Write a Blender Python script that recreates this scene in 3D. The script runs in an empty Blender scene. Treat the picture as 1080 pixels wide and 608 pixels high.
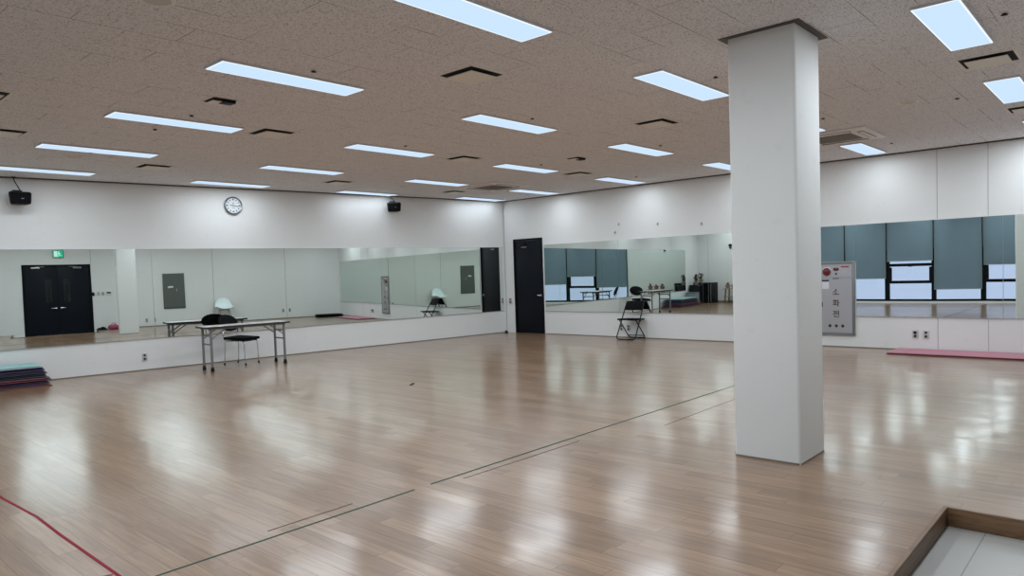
import bpy, bmesh, math, random
from mathutils import Vector, Matrix, Euler
random.seed(7)
S = bpy.context.scene
COL = S.collection
PI = math.pi
H = 2.9                                   # ceiling height
SLOPE = -0.13434                          # the clock wall runs slightly off square
ANG_A = math.atan(SLOPE)
XD, YC = -12.2, -11.3                     # window wall and rear wall

# ------------------------------------------------------------------ camera, world, exposure
cam_data = bpy.data.cameras.new('camera')
cam = bpy.data.objects.new('camera', cam_data)
COL.objects.link(cam)
R = Matrix(((0.66838076, 0.05494799, -0.74178695), (-0.74308044, 0.00488673, -0.66918427), (-0.03314542, 0.99847726, 0.04409697)))
cam.matrix_world = Matrix.Translation((-11.633, -10.668, 1.350)) @ R.to_4x4()
cam_data.sensor_width = 36.0
cam_data.lens = 36.0 * 749.053 / 1080.0
cam_data.shift_y = 15.5 / 1080.0
cam_data.clip_start = 0.05
S.camera = cam

world = bpy.data.worlds.new('daylight')
S.world = world
world.use_nodes = True
bg = world.node_tree.nodes['Background']
bg.inputs[0].default_value = (0.66, 0.73, 1.0, 1)
bg.inputs[1].default_value = 1.05
S.view_settings.view_transform = 'Standard'
S.view_settings.look = 'None'
S.view_settings.gamma = 1.0
S.view_settings.use_curve_mapping = False
S.view_settings.exposure = 0.0
LAMP_W = 21.8                              # watts per ceiling panel
LAMP_COL = (0.84, 0.93, 1.0)
FACE_COL = (0.57, 0.745, 1.0)
FACE_STR = 1.08

# ------------------------------------------------------------------ materials
def new_mat(name):
    m = bpy.data.materials.new(name)
    m.use_nodes = True
    nt = m.node_tree
    return m, nt, nt.nodes['Principled BSDF']

def N(nt, typ, **kw):
    n = nt.nodes.new(typ)
    for k, v in kw.items():
        setattr(n, k, v)
    return n

def math_node(nt, op, a, b=None):
    n = nt.nodes.new('ShaderNodeMath'); n.operation = op
    for i, v in enumerate((a, b)):
        if v is None: continue
        if isinstance(v, (int, float)): n.inputs[i].default_value = v
        else: nt.links.new(v, n.inputs[i])
    return n.outputs[0]

def mix_col(nt, fac, a, b, blend='MIX'):
    n = nt.nodes.new('ShaderNodeMix'); n.data_type = 'RGBA'; n.blend_type = blend
    for sock, v in ((n.inputs[0], fac), (n.inputs[6], a), (n.inputs[7], b)):
        if isinstance(v, (int, float)): sock.default_value = v
        elif isinstance(v, tuple): sock.default_value = (*v, 1) if len(v) == 3 else v
        else: nt.links.new(v, sock)
    return n.outputs[2]

def pbr(name, col, rough=0.5, metal=0.0, var=0.06, scale=6.0, bump=0.0, bscale=60.0, spec=0.5):
    m, nt, b = new_mat(name)
    tc = N(nt, 'ShaderNodeTexCoord')
    nz = N(nt, 'ShaderNodeTexNoise'); nz.inputs['Scale'].default_value = scale; nz.inputs['Detail'].default_value = 4
    nt.links.new(tc.outputs['Object'], nz.inputs['Vector'])
    dark = tuple(c * (1 - var) for c in col); light = tuple(min(1, c * (1 + var)) for c in col)
    nt.links.new(mix_col(nt, nz.outputs[0], dark, light), b.inputs['Base Color'])
    b.inputs['Roughness'].default_value = rough
    b.inputs['Metallic'].default_value = metal
    b.inputs['Specular IOR Level'].default_value = spec
    if bump:
        n2 = N(nt, 'ShaderNodeTexNoise'); n2.inputs['Scale'].default_value = bscale
        nt.links.new(tc.outputs['Object'], n2.inputs['Vector'])
        bp = N(nt, 'ShaderNodeBump'); bp.inputs['Strength'].default_value = bump; bp.inputs['Distance'].default_value = 0.01
        nt.links.new(n2.outputs[0], bp.inputs['Height']); nt.links.new(bp.outputs[0], b.inputs['Normal'])
    return m

def emit(name, col, strength):
    m = bpy.data.materials.new(name); m.use_nodes = True
    nt = m.node_tree; nt.nodes.clear()
    e = N(nt, 'ShaderNodeEmission'); o = N(nt, 'ShaderNodeOutputMaterial')
    e.inputs[0].default_value = (*col, 1); e.inputs[1].default_value = strength
    nt.links.new(e.outputs[0], o.inputs[0])
    return m

def floor_material():
    m, nt, b = new_mat('floor_planks')
    tc = N(nt, 'ShaderNodeTexCoord'); sp = N(nt, 'ShaderNodeSeparateXYZ')
    nt.links.new(tc.outputs['Object'], sp.inputs[0])
    X, Y = sp.outputs[0], sp.outputs[1]
    W, L = 0.098, 0.95
    u = math_node(nt, 'DIVIDE', X, W)
    row = math_node(nt, 'FLOOR', u)
    wn = N(nt, 'ShaderNodeTexWhiteNoise', noise_dimensions='1D'); nt.links.new(row, wn.inputs['W'])
    v = math_node(nt, 'ADD', math_node(nt, 'DIVIDE', Y, L), math_node(nt, 'MULTIPLY', wn.outputs[0], 7.31))
    colm = math_node(nt, 'FLOOR', v)
    cv = N(nt, 'ShaderNodeCombineXYZ'); nt.links.new(row, cv.inputs[0]); nt.links.new(colm, cv.inputs[1])
    wn2 = N(nt, 'ShaderNodeTexWhiteNoise', noise_dimensions='3D'); nt.links.new(cv.outputs[0], wn2.inputs['Vector'])
    fu = math_node(nt, 'FRACT', u); fv = math_node(nt, 'FRACT', v)
    du = math_node(nt, 'MULTIPLY', math_node(nt, 'MINIMUM', fu, math_node(nt, 'SUBTRACT', 1.0, fu)), W)
    dv = math_node(nt, 'MULTIPLY', math_node(nt, 'MINIMUM', fv, math_node(nt, 'SUBTRACT', 1.0, fv)), L)
    d = math_node(nt, 'MINIMUM', du, dv)
    joint = math_node(nt, 'LESS_THAN', d, 0.0016)
    # grain stretched along the plank, shifted per plank
    gv = N(nt, 'ShaderNodeCombineXYZ')
    nt.links.new(math_node(nt, 'MULTIPLY', X, 38.0), gv.inputs[0])
    nt.links.new(math_node(nt, 'MULTIPLY', Y, 2.6), gv.inputs[1])
    nt.links.new(math_node(nt, 'MULTIPLY', wn2.outputs[0], 40.0), gv.inputs[2])
    g = N(nt, 'ShaderNodeTexNoise'); g.inputs['Scale'].default_value = 1.0; g.inputs['Detail'].default_value = 5; g.inputs['Distortion'].default_value = 0.6
    nt.links.new(gv.outputs[0], g.inputs['Vector'])
    base = mix_col(nt, wn2.outputs[0], (0.200, 0.117, 0.067), (0.280, 0.174, 0.105))
    ramp = N(nt, 'ShaderNodeValToRGB'); ramp.color_ramp.elements[0].position = 0.34; ramp.color_ramp.elements[1].position = 0.66
    nt.links.new(g.outputs[0], ramp.inputs[0])
    gm = mix_col(nt, 0.22, base, ramp.outputs[0], 'SOFT_LIGHT')
    c = mix_col(nt, math_node(nt, 'MULTIPLY', joint, 0.70), gm, (0.07, 0.045, 0.03))
    nt.links.new(c, b.inputs['Base Color'])
    # worn varnish: roughness varies in broad patches
    n3 = N(nt, 'ShaderNodeTexNoise'); n3.inputs['Scale'].default_value = 0.9; n3.inputs['Detail'].default_value = 4
    nt.links.new(tc.outputs['Object'], n3.inputs['Vector'])
    rr = N(nt, 'ShaderNodeMapRange'); rr.inputs['To Min'].default_value = 0.277; rr.inputs['To Max'].default_value = 0.292
    nt.links.new(n3.outputs[0], rr.inputs['Value'])
    nt.links.new(math_node(nt, 'ADD', rr.outputs[0], math_node(nt, 'MULTIPLY', g.outputs[0], 0.01)), b.inputs['Roughness'])
    # slow waves in the laid floor
    n4 = N(nt, 'ShaderNodeTexNoise'); n4.inputs['Scale'].default_value = 2.2; n4.inputs['Detail'].default_value = 0.5
    nt.links.new(tc.outputs['Object'], n4.inputs['Vector'])
    wn3 = N(nt, 'ShaderNodeTexWhiteNoise', noise_dimensions='3D')
    cv3 = N(nt, 'ShaderNodeCombineXYZ'); nt.links.new(row, cv3.inputs[0]); nt.links.new(colm, cv3.inputs[1]); cv3.inputs[2].default_value = 3.7
    nt.links.new(cv3.outputs[0], wn3.inputs['Vector'])
    hgt = math_node(nt, 'ADD', math_node(nt, 'MULTIPLY', g.outputs[0], 0.02), math_node(nt, 'MULTIPLY', n4.outputs[0], 4.0))
    bp = N(nt, 'ShaderNodeBump'); bp.inputs['Strength'].default_value = 0.3; bp.inputs['Distance'].default_value = 0.0010
    nt.links.new(hgt, bp.inputs['Height'])
    # every plank lies a hair off level
    off = N(nt, 'ShaderNodeVectorMath', operation='MULTIPLY_ADD')
    nt.links.new(wn3.outputs['Color'], off.inputs[0]); off.inputs[1].default_value = (0.022, 0.010, 0.0); off.inputs[2].default_value = (-0.011, -0.005, 0.0)
    ad = N(nt, 'ShaderNodeVectorMath', operation='ADD'); nt.links.new(bp.outputs[0], ad.inputs[0]); nt.links.new(off.outputs[0], ad.inputs[1])
    nm = N(nt, 'ShaderNodeVectorMath', operation='NORMALIZE'); nt.links.new(ad.outputs[0], nm.inputs[0])
    nt.links.new(nm.outputs[0], b.inputs['Normal'])
    b.inputs['Specular IOR Level'].default_value = 0.26
    b.inputs['Coat Weight'].default_value = 0.52; b.inputs['Coat Roughness'].default_value = 0.15; b.inputs['Coat IOR'].default_value = 1.45
    nt.links.new(nm.outputs[0], b.inputs['Coat Normal'])
    return m

def ceiling_material():
    m, nt, b = new_mat('ceiling_tiles')
    tc = N(nt, 'ShaderNodeTexCoord')
    br = N(nt, 'ShaderNodeTexBrick')
    br.inputs['Scale'].default_value = 1.0; br.inputs['Brick Width'].default_value = 0.60; br.inputs['Row Height'].default_value = 0.30
    br.inputs['Mortar Size'].default_value = 0.0030; br.inputs['Mortar Smooth'].default_value = 0.2
    br.inputs['Color1'].default_value = (1, 1, 1, 1); br.inputs['Color2'].default_value = (0.955, 0.955, 0.955, 1); br.inputs['Mortar'].default_value = (0, 0, 0, 1)
    nt.links.new(tc.outputs['Object'], br.inputs['Vector'])
    # joints show only here and there
    n1 = N(nt, 'ShaderNodeTexNoise'); n1.inputs['Scale'].default_value = 1.7; n1.inputs['Detail'].default_value = 2
    nt.links.new(tc.outputs['Object'], n1.inputs['Vector'])
    vis = N(nt, 'ShaderNodeMapRange'); vis.inputs['From Min'].default_value = 0.47; vis.inputs['From Max'].default_value = 0.60
    vis.inputs['To Min'].default_value = 0.05; vis.inputs['To Max'].default_value = 0.75
    nt.links.new(n1.outputs[0], vis.inputs['Value'])
    # worm-hole fissures
    mp = N(nt, 'ShaderNodeMapping'); mp.inputs['Scale'].default_value = (85, 120, 85)
    nt.links.new(tc.outputs['Object'], mp.inputs[0])
    vo = N(nt, 'ShaderNodeTexNoise'); vo.inputs['Scale'].default_value = 1.0; vo.inputs['Detail'].default_value = 2; vo.inputs['Distortion'].default_value = 1.2
    nt.links.new(mp.outputs[0], vo.inputs['Vector'])
    pit = N(nt, 'ShaderNodeMapRange'); pit.inputs['From Min'].default_value = 0.38; pit.inputs['From Max'].default_value = 0.45
    nt.links.new(vo.outputs[0], pit.inputs['Value'])
    base = mix_col(nt, 1.0, (0.87, 0.865, 0.885), br.outputs['Color'], 'MULTIPLY')
    base = mix_col(nt, br.outputs['Fac'], (0.87, 0.865, 0.885), (0.87, 0.865, 0.885))
    tone = mix_col(nt, 0.5, (0.87, 0.865, 0.885), (0.835, 0.83, 0.85))
    c1 = mix_col(nt, pit.outputs[0], (0.40, 0.385, 0.385), tone)
    c2 = mix_col(nt, math_node(nt, 'MULTIPLY', br.outputs['Fac'], vis.outputs[0]), c1, (0.10, 0.075, 0.06))
    nt.links.new(c2, b.inputs['Base Color'])
    b.inputs['Roughness'].default_value = 0.95; b.inputs['Specular IOR Level'].default_value = 0.1
    return m

def wall_material():
    m, nt, b = new_mat('wall_paint')
    geo = N(nt, 'ShaderNodeNewGeometry')
    n1 = N(nt, 'ShaderNodeTexNoise'); n1.inputs['Scale'].default_value = 0.8; n1.inputs['Detail'].default_value = 6
    n2 = N(nt, 'ShaderNodeTexNoise'); n2.inputs['Scale'].default_value = 9.0; n2.inputs['Detail'].default_value = 8
    for n in (n1, n2): nt.links.new(geo.outputs['Position'], n.inputs['Vector'])
    c = mix_col(nt, n1.outputs[0], (0.70, 0.70, 0.685), (0.76, 0.76, 0.745))
    st = N(nt, 'ShaderNodeMapRange'); st.inputs['From Min'].default_value = 0.62; st.inputs['From Max'].default_value = 0.75; st.inputs['To Max'].default_value = 0.25
    nt.links.new(n2.outputs[0], st.inputs['Value'])
    c = mix_col(nt, st.outputs[0], c, (0.58, 0.57, 0.54))
    nt.links.new(c, b.inputs['Base Color'])
    b.inputs['Roughness'].default_value = 0.6; b.inputs['Specular IOR Level'].default_value = 0.25
    return m

def mirror_material():
    m = bpy.data.materials.new('mirror_glass'); m.use_nodes = True
    nt = m.node_tree; nt.nodes.clear()
    g = N(nt, 'ShaderNodeBsdfGlossy'); o = N(nt, 'ShaderNodeOutputMaterial')
    g.inputs['Color'].default_value = (0.735, 0.80, 0.765, 1); g.inputs['Roughness'].default_value = 0.0
    # plate glass never hangs dead flat: a very long, shallow ripple
    geo = N(nt, 'ShaderNodeNewGeometry'); nz = N(nt, 'ShaderNodeTexNoise')
    nz.inputs['Scale'].default_value = 1.1; nz.inputs['Detail'].default_value = 0
    nt.links.new(geo.outputs['Position'], nz.inputs['Vector'])
    bp = N(nt, 'ShaderNodeBump'); bp.inputs['Strength'].default_value = 0.12; bp.inputs['Distance'].default_value = 0.004
    nt.links.new(nz.outputs[0], bp.inputs['Height']); nt.links.new(bp.outputs[0], g.inputs['Normal'])
    nt.links.new(g.outputs[0], o.inputs[0])
    return m

def glass_material():
    m = bpy.data.materials.new('window_glass'); m.use_nodes = True
    nt = m.node_tree; nt.nodes.clear()
    t = N(nt, 'ShaderNodeBsdfTransparent'); g = N(nt, 'ShaderNodeBsdfGlossy'); mx = N(nt, 'ShaderNodeMixShader'); o = N(nt, 'ShaderNodeOutputMaterial')
    fr = N(nt, 'ShaderNodeFresnel'); fr.inputs[0].default_value = 1.45
    t.inputs[0].default_value = (0.95, 0.98, 1.0, 1); g.inputs['Roughness'].default_value = 0.02
    nt.links.new(fr.outputs[0], mx.inputs[0]); nt.links.new(t.outputs[0], mx.inputs[1]); nt.links.new(g.outputs[0], mx.inputs[2])
    nt.links.new(mx.outputs[0], o.inputs[0])
    return m

def tile_material():
    m, nt, b = new_mat('entry_tiles')
    tc = N(nt, 'ShaderNodeTexCoord'); br = N(nt, 'ShaderNodeTexBrick')
    br.offset = 0.0
    mp = N(nt, 'ShaderNodeMapping'); mp.inputs['Location'].default_value = (7.32, 10.035, 0)
    nt.links.new(tc.outputs['Object'], mp.inputs[0]); nt.links.new(mp.outputs[0], br.inputs['Vector'])
    br.inputs['Scale'].default_value = 1.0; br.inputs['Brick Width'].default_value = 1.20; br.inputs['Row Height'].default_value = 0.60
    br.inputs['Mortar Size'].default_value = 0.003
    br.inputs['Color1'].default_value = (0.36, 0.35, 0.325, 1); br.inputs['Color2'].default_value = (0.39, 0.38, 0.355, 1); br.inputs['Mortar'].default_value = (0.16, 0.16, 0.16, 1)
    nz = N(nt, 'ShaderNodeTexNoise'); nz.inputs['Scale'].default_value = 7; nz.inputs['Detail'].default_value = 6
    nt.links.new(tc.outputs['Object'], nz.inputs['Vector'])
    nt.links.new(mix_col(nt, math_node(nt, 'MULTIPLY', nz.outputs[0], 0.3), br.outputs['Color'], (0.42, 0.42, 0.41)), b.inputs['Base Color'])
    b.inputs['Roughness'].default_value = 0.35
    return m

def wood_material(name, c1, c2, rough=0.45):
    m, nt, b = new_mat(name)
    tc = N(nt, 'ShaderNodeTexCoord'); mp = N(nt, 'ShaderNodeMapping'); mp.inputs['Scale'].default_value = (3, 3, 40)
    nt.links.new(tc.outputs['Object'], mp.inputs[0])
    nz = N(nt, 'ShaderNodeTexNoise'); nz.inputs['Scale'].default_value = 1.5; nz.inputs['Detail'].default_value = 6; nz.inputs['Distortion'].default_value = 1.5
    nt.links.new(mp.outputs[0], nz.inputs['Vector'])
    rp = N(nt, 'ShaderNodeMapRange'); rp.inputs['From Min'].default_value = 0.3; rp.inputs['From Max'].default_value = 0.7
    nt.links.new(nz.outputs[0], rp.inputs['Value'])
    nt.links.new(mix_col(nt, rp.outputs[0], c1, c2), b.inputs['Base Color'])
    b.inputs['Roughness'].default_value = rough
    return m

M = {}
M['floor'] = floor_material(); M['ceiling'] = ceiling_material(); M['wall'] = wall_material()
M['mirror'] = mirror_material(); M['glass'] = glass_material(); M['tile'] = tile_material()
M['kerb'] = wood_material('kerb_wood', (0.105, 0.054, 0.026), (0.235, 0.132, 0.066))
M['crate'] = wood_material('plain_wood', (0.30, 0.18, 0.09), (0.45, 0.29, 0.16))
M['groove'] = pbr('panel_groove', (0.30, 0.30, 0.29), 0.8)
M['trim'] = pbr('dark_trim', (0.085, 0.07, 0.058), 0.6)
M['skirt'] = pbr('skirting', (0.20, 0.16, 0.12), 0.6)
M['collar'] = pbr('collar_metal', (0.09, 0.075, 0.062), 0.5, 0.3)
M['door'] = pbr('door_paint', (0.0065, 0.008, 0.0125), 0.45, var=0.10, spec=0.12)
M['doorframe'] = pbr('door_frame_paint', (0.004, 0.0045, 0.006), 0.5, spec=0.12)
M['visionframe'] = pbr('vision_frame', (0.035, 0.037, 0.042), 0.5, spec=0.2)
M['lintdark'] = pbr('dark_glass', (0.004, 0.004, 0.005), 0.15)
M['chrome'] = pbr('chrome', (0.62, 0.63, 0.64), 0.22, 1.0)
M['steel'] = pbr('brushed_steel', (0.47, 0.46, 0.465), 0.36, 0.75, var=0.04, scale=3)
M['greysteel'] = pbr('grey_tube', (0.21, 0.22, 0.225), 0.42, 0.55)
M['black'] = pbr('black_plastic', (0.007, 0.007, 0.008), 0.5, spec=0.2)
M['blackmetal'] = pbr('black_tube', (0.007, 0.007, 0.008), 0.4, 0.0, spec=0.25)
M['fabric'] = pbr('black_fabric', (0.006, 0.006, 0.007), 0.9, bump=0.3, bscale=180, spec=0.1)
M['vinyl'] = pbr('black_vinyl', (0.004, 0.004, 0.005), 0.6, spec=0.06)
M['white'] = pbr('white_plastic', (0.70, 0.72, 0.71), 0.4)
M['shell'] = pbr('white_shell', (0.74, 0.82, 0.82), 0.35)
M['plate'] = pbr('cream_plate', (0.50, 0.49, 0.46), 0.5)
M['vent'] = pbr('vent_plate', (0.84, 0.82, 0.76), 0.6)
M['dark'] = pbr('duct_dark', (0.012, 0.010, 0.009), 0.9)
M['lampbody'] = pbr('lamp_body', (0.62, 0.62, 0.64), 0.5)
M['lamprim'] = emit('lamp_rim', (0.86, 0.95, 1.0), 1.06)
M['face'] = emit('lamp_face', FACE_COL, FACE_STR)
M['acgrille'] = pbr('ac_grille', (0.20, 0.165, 0.135), 0.7)
M['roundgrille'] = pbr('round_grille', (0.62, 0.59, 0.57), 0.7)
M['acbody'] = pbr('ac_body', (0.84, 0.82, 0.81), 0.55)
M['blind'] = pbr('blind_fabric', (0.34, 0.43, 0.47), 0.85, var=0.05, scale=3, spec=0.1)
_nt = M['blind'].node_tree
_tr = N(_nt, 'ShaderNodeBsdfTranslucent'); _tr.inputs[0].default_value = (0.26, 0.34, 0.38, 1)
_mx = N(_nt, 'ShaderNodeMixShader'); _mx.inputs[0].default_value = 0.22
_nt.links.new(_nt.nodes['Principled BSDF'].outputs[0], _mx.inputs[1]); _nt.links.new(_tr.outputs[0], _mx.inputs[2])
_nt.links.new(_mx.outputs[0], _nt.nodes['Material Output'].inputs[0])
M['panelgrey'] = pbr('grey_panel', (0.095, 0.105, 0.095), 0.5)
M['red'] = pbr('red_lamp', (0.13, 0.006, 0.010), 0.3)
M['redmark'] = pbr('red_mark', (0.28, 0.03, 0.035), 0.6)
M['gold'] = pbr('gold_letters', (0.085, 0.052, 0.024), 0.5)
M['ink'] = pbr('dark_ink', (0.02, 0.02, 0.03), 0.6)
M['paper'] = pbr('paper', (0.66, 0.66, 0.72), 0.8)
M['brownmark'] = pbr('dark_marks', (0.035, 0.028, 0.02), 0.6)
M['exit'] = emit('exit_green', (0.02, 0.52, 0.30), 1.0)
M['exitwhite'] = emit('exit_white', (0.62, 1.0, 0.86), 1.0)
M['tabletop'] = pbr('table_laminate', (0.47, 0.43, 0.42), 0.35, var=0.04)
M['tableedge'] = pbr('table_edging', (0.02, 0.02, 0.022), 0.5)
M['clockface'] = pbr('clock_face', (0.66, 0.68, 0.70), 0.5)
M['clockrim'] = pbr('clock_rim', (0.20, 0.22, 0.25), 0.25, 0.6)
M['green_tape'] = pbr('green_tape', (0.022, 0.075, 0.05), 0.8, spec=0.05)
M['grey_tape'] = pbr('worn_tape', (0.12, 0.095, 0.075), 0.8, spec=0.05)
M['red_tape'] = pbr('red_tape', (0.22, 0.014, 0.025), 0.7, spec=0.1)
MATCOL = dict(teal=(0.27, 0.45, 0.44), pale=(0.55, 0.60, 0.58), brick=(0.22, 0.10, 0.085), mint=(0.36, 0.56, 0.46), navy=(0.026, 0.028, 0.11), violet=(0.08, 0.05, 0.15), slate=(0.06, 0.075, 0.115), grey=(0.045, 0.05, 0.052), maroon=(0.145, 0.04, 0.05), plum=(0.085, 0.06, 0.095), pink=(0.46, 0.20, 0.245), coral=(0.32, 0.09, 0.07), rose=(0.19, 0.065, 0.08))
for k, c in MATCOL.items(): M['mat_' + k] = pbr('foam_' + k, c, 0.75, bump=0.2, bscale=150)
M['leaf'] = pbr('leaves', (0.03, 0.07, 0.025), 0.6, var=0.3)
M['dryleaf'] = pbr('dry_leaves', (0.14, 0.11, 0.05), 0.7, var=0.3)
M['flower'] = pbr('red_flowers', (0.085, 0.030, 0.024), 0.7, var=0.35, scale=20)
M['clay'] = pbr('clay_pot', (0.30, 0.20, 0.16), 0.7)
M['clutter'] = pbr('grey_box', (0.20, 0.23, 0.25), 0.7)
M['pinkbag'] = pbr('pink_cloth', (0.36, 0.05, 0.11), 0.7)

# ------------------------------------------------------------------ mesh helpers
def xf(bm, geom, mat):
    bmesh.ops.transform(bm, matrix=mat, verts=geom)

def box(bm, c, s, rot=None, bevel=0.0, seg=2):
    r = bmesh.ops.create_cube(bm, size=1.0)
    vs = r['verts']
    bmesh.ops.scale(bm, vec=Vector(s), verts=vs)
    if bevel:
        es = list({e for v in vs for e in v.link_edges})
        res = bmesh.ops.bevel(bm, geom=es, offset=bevel, segments=seg, affect='EDGES', profile=0.5)
        vs = list({v for f in res['faces'] for v in f.verts} | {v for v in vs if v.is_valid})
    mat = Matrix.Translation(Vector(c))
    if rot is not None: mat = mat @ Euler(rot).to_matrix().to_4x4()
    xf(bm, vs, mat)
    return vs

def tube(bm, pts, r, seg=10, closed=False):
    pts = [Vector(p) for p in pts]
    n = len(pts)
    rad = r if isinstance(r, (list, tuple)) else [r] * n
    rings = []
    up = None
    for i, p in enumerate(pts):
        if closed: t = pts[(i + 1) % n] - pts[i - 1]
        elif i == 0: t = pts[1] - pts[0]
        elif i == n - 1: t = pts[-1] - pts[-2]
        else: t = (pts[i + 1] - pts[i]).normalized() + (pts[i] - pts[i - 1]).normalized()
        t.normalize()
        if up is None:
            up = Vector((0, 0, 1)) if abs(t.z) < 0.9 else Vector((1, 0, 0))
        a = t.cross(up)
        if a.length < 1e-5: a = t.orthogonal()
        a.normalize(); b2 = a.cross(t).normalized(); up = b2
        rings.append([bm.verts.new(p + (a * math.cos(2 * PI * k / seg) + b2 * math.sin(2 * PI * k / seg)) * rad[i]) for k in range(seg)])
    m = n if closed else n - 1
    for i in range(m):
        A, B = rings[i], rings[(i + 1) % n]
        for k in range(seg):
            bm.faces.new((A[k], A[(k + 1) % seg], B[(k + 1) % seg], B[k]))
    if not closed:
        bm.faces.new(rings[0][::-1]); bm.faces.new(rings[-1])
    return [v for rg in rings for v in rg]

def arc_path(pts, rad=0.04, n=5):
    """round the corners of a polyline"""
    pts = [Vector(p) for p in pts]
    out = [pts[0]]
    for i in range(1, len(pts) - 1):
        a, p, b = pts[i - 1], pts[i], pts[i + 1]
        d1 = min(rad, (a - p).length * 0.45); d2 = min(rad, (b - p).length * 0.45)
        s = p + (a - p).normalized() * d1; e = p + (b - p).normalized() * d2
        for k in range(n + 1):
            t = k / n
            out.append(s * (1 - t) ** 2 + p * 2 * t * (1 - t) + e * t * t)
    out.append(pts[-1])
    return out

def lathe(bm, prof, seg=24, mat=None):
    rings = []
    for r, z in prof:
        rings.append([bm.verts.new((r * math.cos(2 * PI * k / seg), r * math.sin(2 * PI * k / seg), z)) for k in range(seg)])
    for A, B in zip(rings, rings[1:]):
        for k in range(seg):
            bm.faces.new((A[k], A[(k + 1) % seg], B[(k + 1) % seg], B[k]))
    bm.faces.new(rings[0][::-1]); bm.faces.new(rings[-1])
    vs = [v for rg in rings for v in rg]
    if mat is not None: xf(bm, vs, mat)
    return vs

def prism(bm, poly, z0, z1):
    lo = [bm.verts.new((x, y, z0)) for x, y in poly]; hi = [bm.verts.new((x, y, z1)) for x, y in poly]
    n = len(poly)
    for i in range(n):
        bm.faces.new((lo[i], lo[(i + 1) % n], hi[(i + 1) % n], hi[i]))
    bm.faces.new(lo[::-1]); bm.faces.new(hi)
    return lo + hi

def link(name, bm, mat, parent=None, loc=None, rot=None, smooth=0.6):
    bmesh.ops.recalc_face_normals(bm, faces=bm.faces)
    me = bpy.data.meshes.new(name)
    bm.to_mesh(me); bm.free()
    me.shade_smooth(); me.set_sharp_from_angle(angle=smooth)
    me.materials.append(mat)
    o = bpy.data.objects.new(name, me)
    COL.objects.link(o)
    if parent is not None: o.parent = parent
    if loc is not None: o.location = loc
    if rot is not None: o.rotation_euler = rot
    return o

def BM(): return bmesh.new()

def tag(o, label, cat, group=None):
    o['label'] = label; o['category'] = cat
    if group: o['group'] = group
    return o

def thing(name, label, cat, loc=(0, 0, 0), rot=(0, 0, 0), group=None):
    o = bpy.data.objects.new(name, None); COL.objects.link(o)
    o.location = loc; o.rotation_euler = rot; o.empty_display_size = 0.1
    return tag(o, label, cat, group)

def structure(o, label=None, cat=None):
    o['kind'] = 'structure'
    if label: o['label'] = label
    if cat: o['category'] = cat
    return o

def dup(root, loc, rot=None, label=None, group=None):
    c = root.copy(); COL.objects.link(c); c.location = loc
    if rot is not None: c.rotation_euler = rot
    if label: c['label'] = label
    if group: c['group'] = group
    for ch in list(root.children):
        k = ch.copy(); COL.objects.link(k); k.parent = c
        for g in ch.children:
            q = g.copy(); COL.objects.link(q); q.parent = k
    return c

def wallA(x, off=0.0, z=0.0):
    """point on the clock wall at world x, pushed `off` metres into the room"""
    n = Vector((SLOPE, -1, 0)).normalized()
    return Vector((x, SLOPE * x, z)) + n * off

def text_mesh(name, body, size, mat, parent, loc, rot, depth=0.001, bold=0.0025):
    cu = bpy.data.curves.new(name, 'FONT')
    cu.body = body; cu.size = size; cu.align_x = 'CENTER'; cu.align_y = 'CENTER'; cu.extrude = depth; cu.offset = bold
    tmp = bpy.data.objects.new(name + '_src', cu); COL.objects.link(tmp)
    dg = bpy.context.evaluated_depsgraph_get()
    me = bpy.data.meshes.new_from_object(tmp.evaluated_get(dg))
    bpy.data.objects.remove(tmp)
    me.materials.clear(); me.materials.append(mat)
    o = bpy.data.objects.new(name, me); COL.objects.link(o)
    o.parent = parent; o.location = loc; o.rotation_euler = rot
    return o

# ------------------------------------------------------------------ room shell
YDA = SLOPE * XD                                        # clock wall / window wall corner
D1a, D1b, DZ = -0.265, -1.095, 2.045                    # single door in the right wall
GX0, GX1, GY = -9.40, -7.30, -9.84                      # sunken tiled entry
bm = BM()
for poly in ([(XD, YC), (GX0, YC), (GX0, GY), (XD, GY)], [(GX1, YC), (0, YC), (0, GY), (GX1, GY)], [(XD, GY), (0, GY), (0, 0), (XD, YDA)], [(0, D1b), (0.15, D1b), (0.15, D1a), (0, D1a)]):
    prism(bm, poly, -0.12, 0.0)
structure(link('floor', bm, M['floor']))
bm = BM(); prism(bm, [(GX0, YC), (GX1, YC), (GX1, GY), (GX0, GY)], -0.14, -0.09)
structure(link('floor', bm, M['tile']), 'grey tiled sunken entry floor in the lower right corner', 'floor')
bm = BM(); prism(bm, [(XD - .2, YC - .2), (0.2, YC - .2), (0.2, 0.0), (0.2, 0.15), (XD - .2, YDA + .2)], H, H + 0.1)
structure(link('ceiling', bm, M['ceiling']))
# wooden kerb boards round the sunken entry
def kerb(name, c, s):
    b = BM(); box(b, c, s, bevel=0.003); return structure(link(name, b, M['kerb']))
kerb('trim_1', ((GX0 + GX1) / 2, GY - 0.011, -0.039), (GX1 - GX0, 0.022, 0.102))
kerb('trim_2', (GX1 - 0.011, (YC + GY) / 2 - 0.011, -0.039), (0.022, GY - YC - 0.022, 0.102))
kerb('trim_3', (GX0 + 0.011, (YC + GY) / 2 - 0.011, -0.039), (0.022, GY - YC - 0.022, 0.102))

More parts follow.
